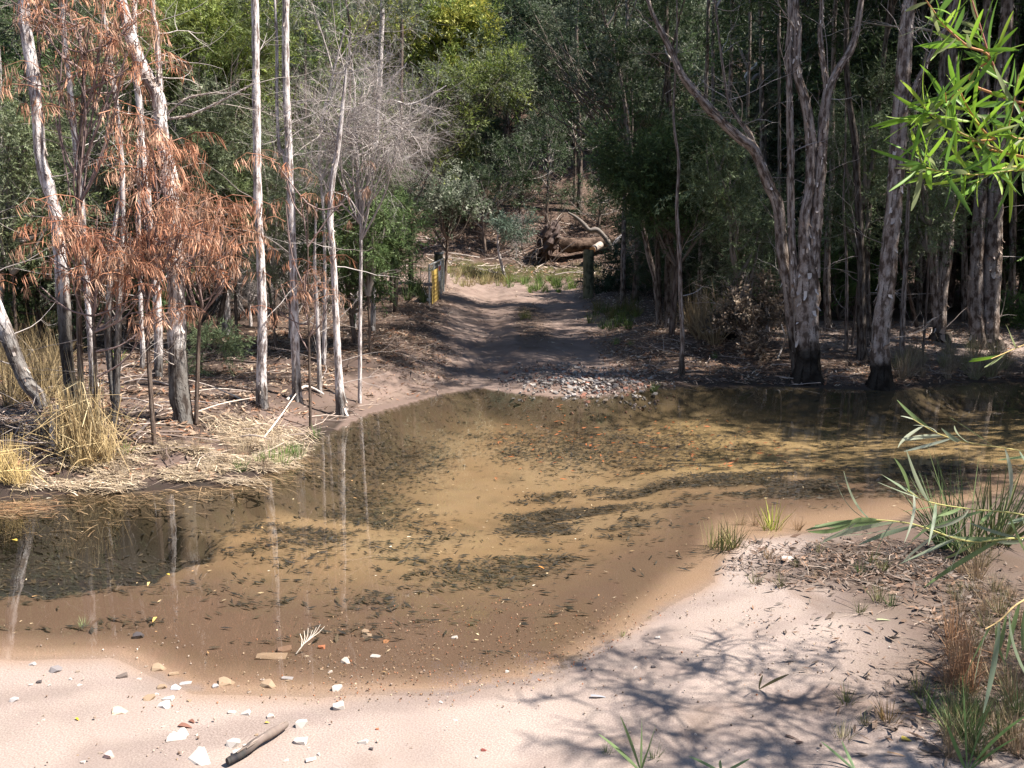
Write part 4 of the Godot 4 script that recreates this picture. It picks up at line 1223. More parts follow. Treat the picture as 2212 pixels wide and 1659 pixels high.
# ---------------------------------------------------------------- ground litter, stones and small plants
func scatter(called: String, label: String, count: int, box: Array, keep, shape_names: Array, mat: String, colors: Array, small: float, large: float, tilt := 0.25, raise := 0.004, turn_bias := -1.0) -> void:
	# box: x0, x1, d0, d1
	var root := thing(called, label, "litter")
	root.remove_meta("category")
	root.set_meta("kind", "stuff")
	var places := []
	var tints := []
	for k in shape_names:
		places.append([])
		tints.append(PackedColorArray())
	var tries := 0
	var made := 0
	while made < count and tries < count * 30:
		tries += 1
		var x := dice.randf_range(box[0], box[1])
		var d := dice.randf_range(box[2], box[3])
		if absf(x) > d * 0.70 + 0.9:
			continue
		if dice.randf() > keep.call(x, d):
			continue
		made += 1
		var which := dice.randi() % shape_names.size()
		var turn := dice.randf() * TAU
		if turn_bias >= 0.0 and dice.randf() < 0.7:
			turn = turn_bias + dice.randfn(0.0, 0.35) + (PI if dice.randf() < 0.5 else 0.0)
		var basis := Basis(Vector3.UP, turn) * Basis(Vector3.RIGHT, dice.randfn(0.0, tilt)) * Basis(Vector3.BACK, dice.randfn(0.0, tilt))
		places[which].append(Transform3D(basis.scaled(Vector3.ONE * lerpf(small, large, pow(dice.randf(), 1.8))), Vector3(x, ground(x, d) + raise + dice.randf() * tilt * 0.04, -d)))
		tints[which].append(pal(colors))
	for k in shape_names.size():
		if places[k].size():
			many("twig" if called.contains("twig") else ("straw" if called.contains("straw") else ("leaf" if called.contains("lea") else "stone")), shapes[shape_names[k]], mats[mat], places[k], tints[k], root)


func blob(x: float, d: float, cx: float, cd: float, rx: float, rd: float) -> float:
	return clampf(1.4 - 1.4 * Vector2((x - cx) / rx, (d - cd) / rd).length(), 0, 1)


func sunk_leaves(x: float, d: float) -> float:
	var en := d - near_edge(x)
	var ef := -past_far(x, d)
	if en < 0.25 or ef < 0.05:
		return 0.0
	var patch := noise_b.get_noise_2d(x * 14.0 + 50.0, d * 26.0)
	var k := 0.05 * ease01(0.3, 1.2, en)
	k += 1.3 * blob(x, d, 0.35, 5.95, 0.7, 1.4) * ease01(-0.1, 0.2, patch)
	k += 1.4 * blob(x, d, 2.6, 6.75, 2.8, 0.75) * ease01(-0.15, 0.15, patch)
	k += 0.5 * blob(x, d, -1.3, 6.2, 1.1, 2.0) * ease01(-0.2, 0.3, patch)
	k += 0.35 * blob(x, d, -0.5, 4.6, 1.8, 0.8) * ease01(-0.1, 0.35, patch)
	k += 0.6 * blob(x, d, 1.2, 9.0, 1.8, 1.4)
	k += 0.3 * blob(x, d, -3.0, 5.2, 1.2, 0.9)
	k += 0.5 * blob(x, d, -1.3, 8.3, 0.9, 1.4)
	k += 0.3 * ease01(0.2, 0.5, patch)
	k *= 1.0 - 0.9 * blob(x, d, -0.3, 7.2, 0.7, 1.5)
	k *= 1.0 - 0.7 * blob(x, d, 3.3, 8.3, 2.6, 0.7)
	return k


func build_litter() -> void:
	var browns := [Color(0.20, 0.13, 0.09), Color(0.30, 0.21, 0.15), Color(0.13, 0.09, 0.07), Color(0.40, 0.32, 0.25), Color(0.24, 0.11, 0.06)]
	var flats := ["fallen_0", "fallen_1", "fallen_2"]
	scatter("leaf_litter", "dry brown leaf litter on the left bank", 22000, [-9.0, 0.2, 6.4, 15.0], func(x, d): return 0.0 if past_far(x, d) < 0.15 else (0.25 + 0.75 * ease01(-0.2, 0.3, noise_a.get_noise_2d(x * 40.0, d * 40.0))) * (1.0 - on_track(x, d)) * (0.35 if absf(x + 1.5) < 0.8 and d < 11.5 else 1.0), flats, "dead_leaf", browns, 0.6, 1.9, 0.3)
	scatter("leaf_litter", "dark leaf litter on the shaded right bank", 14000, [1.5, 12.0, 11.3, 17.0], func(x, d): return 0.0 if past_far(x, d) < 0.1 else 0.3 + 0.7 * ease01(-0.2, 0.3, noise_a.get_noise_2d(x * 40.0, d * 40.0)), flats, "dead_leaf", browns, 0.6, 1.9, 0.3)
	scatter("leaf_litter", "leaf litter along and between the wheel ruts of the track", 22000, [-5.0, 6.0, 11.2, 30.0], func(x, d): return (0.0 if past_far(x, d) < 0.25 else 1.0) * (0.9 * (1.0 - on_track(x, d)) + 0.30 * ease01(0.0, 0.4, noise_a.get_noise_2d(x * 50.0, d * 30.0)) + 0.4 * blob(x, d, 0.45, 18.5, 0.6, 5.0)), flats, "dead_leaf", browns + [Color(0.5, 0.42, 0.36)], 0.8, 1.7, 0.25)
	scatter("leaf_litter", "brown leaf litter covering the slope above the track", 16000, [-8.0, 9.0, 29.5, 46.0], func(x, d): return 0.2 + 0.8 * ease01(-0.2, 0.3, noise_a.get_noise_2d(x * 20.0, d * 20.0)), flats, "dead_leaf", browns + [Color(0.5, 0.42, 0.38)], 1.4, 3.2, 0.4)
	var sunk := [Color(0.028, 0.024, 0.018), Color(0.045, 0.036, 0.024), Color(0.07, 0.05, 0.03), Color(0.02, 0.02, 0.02)]
	scatter("sunken_leaves", "dark drowned leaves drifted in patches on the creek bed", 36000, [-4.2, 7.5, 3.3, 11.8], sunk_leaves, flats, "dead_leaf", sunk, 0.25, 1.25, 0.12, 0.006, 1.2)
	scatter("sunken_leaves", "rust-red drowned leaves on the creek bed near the rubble", 260, [-0.2, 3.2, 7.6, 10.6], func(x, d): return 1.0 if past_far(x, d) < -0.1 else 0.0, flats, "dead_leaf", [Color(0.4, 0.11, 0.03), Color(0.32, 0.12, 0.05)], 0.8, 1.5, 0.1, 0.012)
	scatter("sunken_leaves", "pale specks of leaf and bark on the creek bed", 700, [-4.0, 5.0, 3.3, 11.0], func(x, d): return 0.6 if d > near_edge(x) + 0.1 and past_far(x, d) < -0.1 else 0.0, flats, "dead_leaf", [Color(0.5, 0.38, 0.22), Color(0.35, 0.22, 0.1), Color(0.6, 0.5, 0.36)], 0.2, 0.6, 0.1, 0.008)
	scatter("leaf_litter", "black flood litter of leaves and bark among the grass on the right sand", 5200, [1.2, 3.4, 2.5, 5.4], func(x, d): return (0.0 if d > near_edge(x) - 0.04 else 1.0) * (blob(x, d, 2.0, 4.55, 0.9, 0.55) + 0.8 * blob(x, d, 2.35, 3.6, 0.5, 1.2) + 0.5 * blob(x, d, 1.75, 2.75, 0.55, 0.7) + 0.05), flats, "dead_leaf", [Color(0.035, 0.03, 0.027), Color(0.08, 0.06, 0.05), Color(0.17, 0.13, 0.11), Color(0.2, 0.12, 0.08)], 0.3, 1.2, 0.25)
	scatter("twig_litter", "dark fine twigs in the flood litter on the right sand", 160, [1.2, 3.2, 2.5, 5.3], func(x, d): return 0.0 if d > near_edge(x) - 0.04 else blob(x, d, 2.0, 4.55, 0.9, 0.55) + 0.6 * blob(x, d, 2.2, 3.3, 0.6, 1.2), ["fallen_twig"], "twig", [Color(0.12, 0.09, 0.08), Color(0.25, 0.19, 0.16), Color(0.36, 0.29, 0.24)], 0.15, 0.5, 0.1, 0.008)
	scatter("sand_crumbs", "tiny dark crumbs of debris on the near sand", 700, [-2.4, 2.4, 2.4, 4.3], func(x, d): return 0.0 if d > near_edge(x) + 0.3 else 0.1 + 0.9 * ease01(0.1, 0.4, noise_b.get_noise_2d(x * 20.0, d * 20.0)), ["stone_0", "stone_2"], "rock", [Color(0.10, 0.075, 0.06), Color(0.25, 0.17, 0.13), Color(0.5, 0.4, 0.34), Color(0.62, 0.54, 0.48)], 0.003, 0.011, 0.3, 0.002)
	scatter("gravel", "fine gravel grains on the bed near the water's edge", 1800, [-1.6, 1.6, 3.0, 4.6], func(x, d): return blob(x, d, 0.0, 3.5, 1.5, 0.9) if d > near_edge(x) - 0.15 else 0.1, ["stone_1", "stone_3"], "rock", [Color(0.3, 0.2, 0.12), Color(0.5, 0.38, 0.27), Color(0.12, 0.08, 0.055), Color(0.42, 0.16, 0.08)], 0.003, 0.009, 0.3, 0.002)
	scatter("twig_litter", "small fallen twigs on the left bank", 700, [-8.0, 0.0, 6.6, 14.0], func(x, d): return 0.0 if past_far(x, d) < 0.1 or on_track(x, d) > 0.4 else 1.0, ["fallen_twig"], "twig", [Color(0.28, 0.22, 0.19), Color(0.15, 0.11, 0.095), Color(0.38, 0.31, 0.27)], 0.35, 1.2, 0.12, 0.012)
	scatter("twig_litter", "small fallen twigs on the right bank", 420, [2.0, 11.0, 11.6, 17.0], func(x, d): return 0.0 if past_far(x, d) < 0.1 else 1.0, ["fallen_twig"], "twig", [Color(0.25, 0.2, 0.18), Color(0.14, 0.1, 0.09), Color(0.36, 0.3, 0.27)], 0.35, 1.2, 0.12, 0.012)
	scatter("twig_litter", "fallen twigs and bark on the slope above the track", 500, [-6.0, 7.0, 30.5, 42.0], func(x, d): return 1.0, ["fallen_twig"], "twig", [Color(0.4, 0.34, 0.31), Color(0.2, 0.15, 0.13), Color(0.55, 0.47, 0.42)], 1.0, 3.2, 0.3, 0.03)


func stone(label: String, px: float, py: float, w: float, h: float, tint: Color, kind: int, group := "", sink := 0.34) -> void:
	# w, h: how wide and tall it looks, in px
	var p := spot(px, py)
	var d := -p.z
	var k := d / FOCAL
	var size := Vector3(w * k, h * k * 0.8, w * k * dice.randf_range(0.6, 0.95))
	var o := part("stone", shapes["stone_%d" % kind], tinted_rock(tint))
	o.position = p + Vector3.UP * size.y * (0.5 - sink)
	o.rotation = Vector3(dice.randf_range(-0.15, 0.15), dice.randf_range(-0.5, 0.5), dice.randf_range(-0.12, 0.12))
	o.scale = size * 1.05
	tag(o, label, "stone", group)


func tinted_rock(tint: Color) -> Material:
	var key := "rock_%s" % tint.to_html()
	if not mats.has(key):
		var m: StandardMaterial3D = mats.rock.duplicate()
		m.albedo_color = tint.linear_to_srgb()
		mats[key] = m
	return mats[key]


func build_stones() -> void:
	var white := Color(0.52, 0.485, 0.465)
	var tan := Color(0.34, 0.25, 0.175)
	var dark := Color(0.08, 0.07, 0.075)
	var grey := Color(0.42, 0.4, 0.41)
	stone("long white slab with a dark groove left of the burnt stick", 437, 1642, 62, 26, white, 4, "", 0.46)
	stone("pinkish three-cornered stone alone at the bottom left", 237, 1638, 26, 22, Color(0.6, 0.45, 0.41), 0)
	stone("white lump touching the left side of the burnt stick's upper pair", 503, 1612, 34, 26, white, 1)
	stone("white flattish stone under the middle of the burnt stick", 518, 1631, 36, 22, white, 2)
	stone("small white stone just behind the middle of the burnt stick", 547, 1613, 26, 18, white, 3)
	stone("white stone behind the burnt stick's upper end", 585, 1588, 28, 18, white, 0)
	stone("thick white stone with a notch right of the burnt stick's tip", 651, 1571, 32, 27, white, 1)
	stone("curved white stone right of the burnt stick's middle", 650, 1604, 34, 18, white, 2)
	stone("flat white sliver in front of the red-brown bark piece", 384, 1596, 46, 15, white, 5)
	stone("flat white sliver leaning against the other sliver near the bark piece", 398, 1587, 30, 14, white, 4)
	stone("slim white stone halfway between waterline and burnt stick", 531, 1545, 26, 14, white, 3)
	stone("white splinter left of the slim white stone", 502, 1540, 20, 9, white, 5)
	stone("small pale block above the burnt stick's tip", 585, 1551, 20, 15, Color(0.6, 0.52, 0.48), 0)
	stone("white angular stone right of the path of white stones, at the damp edge", 728, 1492, 28, 20, white, 1)
	stone("white rounded stone below the one at the damp edge", 732, 1531, 30, 24, white, 2)
	stone("whitish stone alone on the open sand in the bottom middle", 784, 1607, 26, 16, white, 3)
	stone("flat pale stone barely showing right of the burnt stick's foot", 672, 1643, 26, 10, Color(0.66, 0.58, 0.54), 5)
	stone("bluish-white stone by the tan slab at the left waterline", 380, 1490, 24, 13, Color(0.6, 0.62, 0.68), 0)
	stone("thin grey flake lying beyond the bluish-white stone", 402, 1478, 28, 8, grey, 5)
	stone("flat tan slab at the wet edge left of centre", 491, 1476, 40, 14, tan, 4)
	stone("tan slab half in water right of the flat tan one", 583, 1481, 42, 18, tan, 4)
	stone("grey leaf-thin stone behind the tan slab half in water", 622, 1467, 28, 10, grey, 5)
	stone("dark stone with a white top near the left edge", 120, 1451, 29, 16, Color(0.25, 0.23, 0.24), 1)
	stone("flat grey stone near the left edge, just inside the sand", 73, 1436, 20, 8, grey, 4)
	stone("dark rounded stone left of the waterline bend", 265, 1464, 26, 13, Color(0.16, 0.13, 0.12), 2)
	stone("flat tan stone on the waterline bend", 345, 1444, 34, 14, tan, 4)
	stone("small tan stone just right of the waterline bend", 376, 1458, 22, 13, tan, 5)
	stone("tan stone beside the grey-white cluster at the damp sand", 350, 1487, 24, 13, tan, 0)
	stone("row-like tan chip left of the grey-white cluster", 260, 1536, 36, 10, Color(0.6, 0.47, 0.36), 4)
	stone("tan chip on top of the grey-white cluster", 322, 1512, 28, 16, tan, 1)
	stone("grey-white block in the cluster below the waterline bend", 364, 1513, 30, 13, white, 3)
	stone("second grey-white block lowest in the cluster", 360, 1525, 34, 11, Color(0.6, 0.56, 0.54), 4)
	stone("small black stone left of the dark white-topped one's foot", 85, 1476, 12, 10, dark, 2)
	stone("grey stone at the left edge below the black one", 30, 1514, 20, 12, grey, 1)
	stone("pyramid-shaped dark stone with a white rim standing in the shallows", 299, 1378, 27, 17, dark, 0, "", 0.15)
	stone("large flat tan rock breaking the water in front of the white dead frond", 590, 1420, 74, 24, Color(0.32, 0.225, 0.15), 5, "", 0.5)
	stone("brown sunken rock behind the large flat tan one", 616, 1408, 38, 18, Color(0.2, 0.12, 0.08), 2)
	stone("crumpled grey stone on the damp sand under the tan slab", 466, 1486, 17, 12, grey, 0)
	stone("pale flat shell-like stone at the waterline left of centre", 749, 1432, 26, 13, Color(0.6, 0.52, 0.46), 4)
	stone("white flake in the shallows right of the shell-like stone", 812, 1419, 24, 7, white, 5)
	stone("tan angular stone in the shallows, nearer one of a stacked pair", 792, 1379, 26, 15, tan, 1)
	stone("tan angular stone in the shallows, farther one of a stacked pair", 790, 1366, 22, 12, tan, 0)
	stone("curved white chip lying in the middle of the shallows", 982, 1379, 16, 8, white, 3)
	stone("rusty brown stone in the shallows right of the stacked tan pair", 834, 1388, 18, 9, Color(0.35, 0.16, 0.07), 1)
	stone("round orange brick lump under the trunk reflections", 695, 1402, 18, 13, Color(0.45, 0.16, 0.08), 2)
	stone("round white stone on the sand right of the little rooted tuft", 1421, 1380, 13, 8, white, 2)
	stone("white chip next to the dark one on the sunlit sand", 1372, 1446, 12, 9, white, 3)
	stone("dark chip next to the white one on the sunlit sand", 1411, 1445, 12, 9, dark, 0)
	stone("white chip right at the blurred waterline in the centre", 1095, 1454, 11, 7, white, 1)
	stone("brown sharp stone on the waterline left of centre", 912, 1456, 13, 8, Color(0.3, 0.2, 0.14), 0)
	stone("small red brick crumb on the open sand", 815, 1579, 9, 7, Color(0.5, 0.15, 0.08), 2)
	stone("dark red flat crumb in the twig shadows", 1045, 1621, 14, 6, Color(0.22, 0.06, 0.05), 4)
	stone("small blue-black pebble on the open sand", 802, 1622, 11, 7, dark, 2)
	stone("grey-white lump lying on the right-hand dark flood litter", 1700, 1213, 34, 16, Color(0.45, 0.38, 0.36), 1)
	var chips := [white, Color(0.6, 0.52, 0.47), tan, Color(0.3, 0.24, 0.2)]
	for k in 40:
		var px := dice.randf_range(20, 1000)
		var py := dice.randf_range(1440, 1650)
		if px > 700 and dice.randf() < 0.6:
			px = dice.randf_range(250, 720)
		stone("small stone chip scattered among the bigger stones on the near sand", px, py, dice.randf_range(6, 13), dice.randf_range(4, 8), chips[k % 4], k % 6, "small chips on the near sand")
	# rubble tipped into the ford on the far side
	var heap := [[Color(0.33, 0.31, 0.31), 8], [Color(0.22, 0.20, 0.195), 4], [Color(0.45, 0.42, 0.41), 4], [Color(0.32, 0.15, 0.11), 2], [Color(0.24, 0.19, 0.16), 4]]
	var bag := []
	for q in heap:
		for k in q[1]:
			bag.append(q[0])
	var n := 0
	var tries := 0
	while n < 300 and tries < 20000:
		tries += 1
		var x := dice.randf_range(-0.4, 2.3)
		var d := dice.randf_range(10.5, 13.4)
		var dense := blob(x, d, 1.15, 11.55, 0.95, 0.75) + 0.18 * blob(x, d, 0.9, 12.0, 1.7, 1.7)
		if dice.randf() > dense or past_far(x, d) < -0.35:
			continue
		n += 1
		var s := dice.randf_range(0.035, 0.085)
		var c: Color = bag[dice.randi() % bag.size()]
		var o := part("rubble_stone", shapes["stone_%d" % (n % 6)], tinted_rock(c))
		o.position = Vector3(x, maxf(ground(x, d), -0.06) + s * 0.16 + 0.10 * blob(x, d, 1.15, 11.5, 0.8, 0.6) * dice.randf(), -d)
		o.rotation = Vector3(dice.randf_range(-0.4, 0.4), dice.randf() * TAU, dice.randf_range(-0.4, 0.4))
		o.scale = Vector3(s * 1.3, s * 0.65, s)
		tag(o, "red brick chunk in the rubble heap at the far water's edge" if c.r > c.b * 2.0 else "grey rubble chunk in the heap at the far water's edge", "stone", "rubble heap in the ford")
	scatter("rubble_chips", "small chips of rubble around the heap at the far water's edge", 900, [-0.5, 2.6, 10.4, 15.0], func(x, d): return blob(x, d, 1.1, 11.9, 1.5, 1.6), ["stone_0", "stone_4"], "rock", [Color(0.26, 0.24, 0.24), Color(0.17, 0.155, 0.15), Color(0.34, 0.31, 0.29), Color(0.28, 0.14, 0.1)], 0.02, 0.055, 0.4, 0.006)


func stick(called: String, label: String, pts: Array, tint: Color, mat := "twig", group := "", sides := 6) -> Node3D:
	# pts: [Vector3, radius] along the ground
	var foot: Vector3 = pts[0][0]
	var local := []
	for q in pts:
		local.append([q[0] - foot, q[1]])
	var made := smooth_path(local, 4)
	var b := Buf.new()
	b.tube(made[0], made[1], sides, PackedColorArray([tint]), 0.5, noise_c, true)
	var o := part(called, b.mesh(), mats[mat])
	o.position = foot
	tag(o, label, "branch", group)
	return o


func on_ground(px: float, py: float, lift := 0.01) -> Vector3:
	return spot(px, py) + Vector3.UP * lift


func build_fallen_wood() -> void:
	# the weathered, partly burnt stick on the near sand
	var a := on_ground(503, 1656, 0.02)
	var z := on_ground(622, 1578, 0.025)
	var root := thing("burnt_stick", "dark weathered burnt stick lying among white stones on the near sand", "branch", a)
	var made := smooth_path([[Vector3(-0.015, 0, 0.01), 0.011], [(z - a) * 0.12, 0.017], [(z - a) * 0.4 + Vector3(0, 0.006, -0.006), 0.0185], [(z - a) * 0.66 + Vector3(0, 0.008, 0.0), 0.019], [(z - a) * 0.9 + Vector3(0, 0.002, 0), 0.014], [z - a, 0.007]], 7)
	var b := Buf.new()
	var tints := PackedColorArray()
	for k in made[0].size():
		var u: float = float(k) / made[0].size()
		var c := Color(0.16, 0.125, 0.11).lerp(Color(0.035, 0.03, 0.03), ease01(0.45, 0.2, u) + 0.4 * absf(noise_b.get_noise_1d(k * 30.0)))
		tints.append(c)
	b.tube(made[0], made[1], 12, tints, 0.55, noise_c, true)
	part("wood", b.mesh(), mats.dark_bark_plain, root)
	var sp := Buf.new()
	for k in 7:
		var u := 0.12 + 0.11 * k
		var p := (z - a) * u + Vector3(dice.randf_range(-0.008, 0.008), 0.017, dice.randf_range(-0.01, 0.01))
		sp.tube(PackedVector3Array([p, p + (z - a) * 0.09 + Vector3(0, 0.002, 0), p + (z - a) * 0.19]), PackedFloat32Array([0.002, 0.0045, 0.001]), 5, PackedColorArray([Color(0.24, 0.19, 0.165).darkened(dice.randf() * 0.6)]))
	part("splintered_grain", sp.mesh(), mats.twig, root).set_meta("kind", "stuff")
	var grey := Color(0.33, 0.28, 0.26)
	stick("fallen_branch", "pale thick weathered broken branch standing upright beside the dry reeds", [[on_ground(122, 970, 0.0), 0.02], [on_ground(122, 970, 0.12), 0.035], [on_ground(122, 970, 0.3) + Vector3(0.03, 0, 0), 0.032], [on_ground(122, 970, 0.42) + Vector3(0.09, 0, 0), 0.015]], Color(0.5, 0.45, 0.41))
	stick("fallen_branch", "dark fallen branch pointing at the thick flaky paperbark's foot", [[on_ground(288, 952), 0.014], [on_ground(318, 925, 0.03), 0.02], [on_ground(345, 895, 0.05), 0.012]], Color(0.1, 0.08, 0.075))
	stick("fallen_branch", "long thin pale stick lying behind the slender pale paperbark", [[on_ground(268, 830), 0.012], [on_ground(310, 826, 0.04), 0.012], [on_ground(368, 836, 0.02), 0.008]], grey)
	stick("fallen_branch", "long dark stick lying level behind the low feathery bush", [[on_ground(300, 788), 0.014], [on_ground(420, 786, 0.04), 0.014], [on_ground(590, 790, 0.02), 0.009]], Color(0.2, 0.16, 0.14))
	stick("fallen_branch", "pale forked driftwood right of the pale pair on the bank edge", [[on_ground(620, 868), 0.018], [on_ground(660, 846, 0.06), 0.016], [on_ground(700, 862, 0.05), 0.01]], Color(0.5, 0.44, 0.4))
	stick("fallen_branch", "pale stick slanting up from the grassy edge below the pale pair", [[on_ground(560, 960), 0.010], [on_ground(600, 930, 0.1), 0.01], [on_ground(640, 880, 0.14), 0.006]], Color(0.58, 0.5, 0.44))
	stick("fallen_branch", "black slanting dead pole leaning behind the left bank's pale trees", [[on_ground(395, 745, 0.0), 0.03], [at(440, 690, 13.2), 0.028], [at(480, 640, 13.4), 0.02]], Color(0.045, 0.04, 0.038))
	stick("fallen_branch", "second black dead pole leaning beside the first", [[on_ground(440, 728, 0.0), 0.026], [at(456, 690, 13.6), 0.024], [at(474, 655, 13.8), 0.018]], Color(0.05, 0.042, 0.04))
	stick("fallen_branch", "pale crooked branch standing in the litter left of the broad paperbark", [[on_ground(1680, 775, 0.0), 0.016], [on_ground(1690, 765, 0.14), 0.015], [at(1696, 730, 12.4), 0.012], [at(1688, 700, 12.4), 0.008]], Color(0.5, 0.44, 0.4))
	stick("fallen_branch", "pale thin branch propped on the sandbank between the stout and twin paperbarks", [[on_ground(1950, 722, 0.02), 0.012], [at(1990, 705, 14.0), 0.012], [at(2020, 685, 14.0), 0.006]], Color(0.5, 0.44, 0.4))
	stick("fallen_branch", "fallen log piece lying dark and blunt in the straw right of the lone slender sapling", [[on_ground(1534, 726, 0.08), 0.13], [on_ground(1565, 728, 0.1), 0.14], [on_ground(1590, 735, 0.08), 0.11]], Color(0.05, 0.043, 0.04), "dark_bark", "", 10)
	stick("fallen_branch", "grey fallen branch lying behind the right gate post", [[at(1303, 612, 27.0), 0.05], [at(1335, 606, 26.6), 0.06], [at(1362, 596, 26.4), 0.04]], Color(0.35, 0.32, 0.31))
	for k in 16:
		var p := spot(dice.randf_range(30, 560), dice.randf_range(800, 960))
		var way := Vector3(dice.randf_range(-1, 1), dice.randf_range(0.0, 0.25), dice.randf_range(-0.5, 0.5)).normalized()
		var l := dice.randf_range(0.3, 0.9)
		stick("fallen_branch", "thin fallen branch lying on the left bank's litter", [[p + Vector3.UP * 0.02, 0.009], [p + way * l * 0.5 + Vector3(0, 0.04, 0), 0.008], [p + way * l, 0.003]], [grey, Color(0.12, 0.09, 0.08), Color(0.5, 0.43, 0.38)][k % 3], "twig", "thin fallen branches on the left bank")
	for k in 12:
		var p := spot(dice.randf_range(1100, 1270), dice.randf_range(545, 600))
		var way := Vector3(dice.randf_range(-1, 1), dice.randf_range(-0.4, 0.5), dice.randf_range(-0.3, 0.3)).normalized()
		var l := dice.randf_range(0.5, 1.4)
		stick("fallen_branch", "thin pale root or branch on the slope below the fallen trunk", [[p + Vector3.UP * 0.05, 0.02], [p + way * l * 0.5 + Vector3(0, 0.1, 0), 0.018], [p + way * l, 0.008]], [grey, Color(0.2, 0.15, 0.13)][k % 2], "twig", "thin branches below the fallen trunk")
	# black brush tangled at the foot of the dry reeds
	var tangle := thing("brush_tangle", "black tangle of thin fallen brush at the water's edge left of the dry reeds", "brush", spot(85, 960))
	var tb := Buf.new()
	for k in 60:
		var p := spot(dice.randf_range(20, 150), dice.randf_range(900, 1000)) - tangle.position
		var way := Vector3(dice.randf_range(-1, 1), dice.randf_range(-0.1, 0.35), dice.randf_range(-0.4, 0.4)).normalized()
		limb(tb, p + Vector3.UP * dice.randf_range(0.01, 0.12), way, dice.randf_range(0.25, 0.6), 0.006, 1, [], [Color(0.06, 0.05, 0.05), Color(0.15, 0.12, 0.11), Color(0.3, 0.26, 0.25)][k % 3], 0.0, 0.25, 2)
	part("brush", tb.mesh(), mats.twig, tangle).set_meta("kind", "stuff")


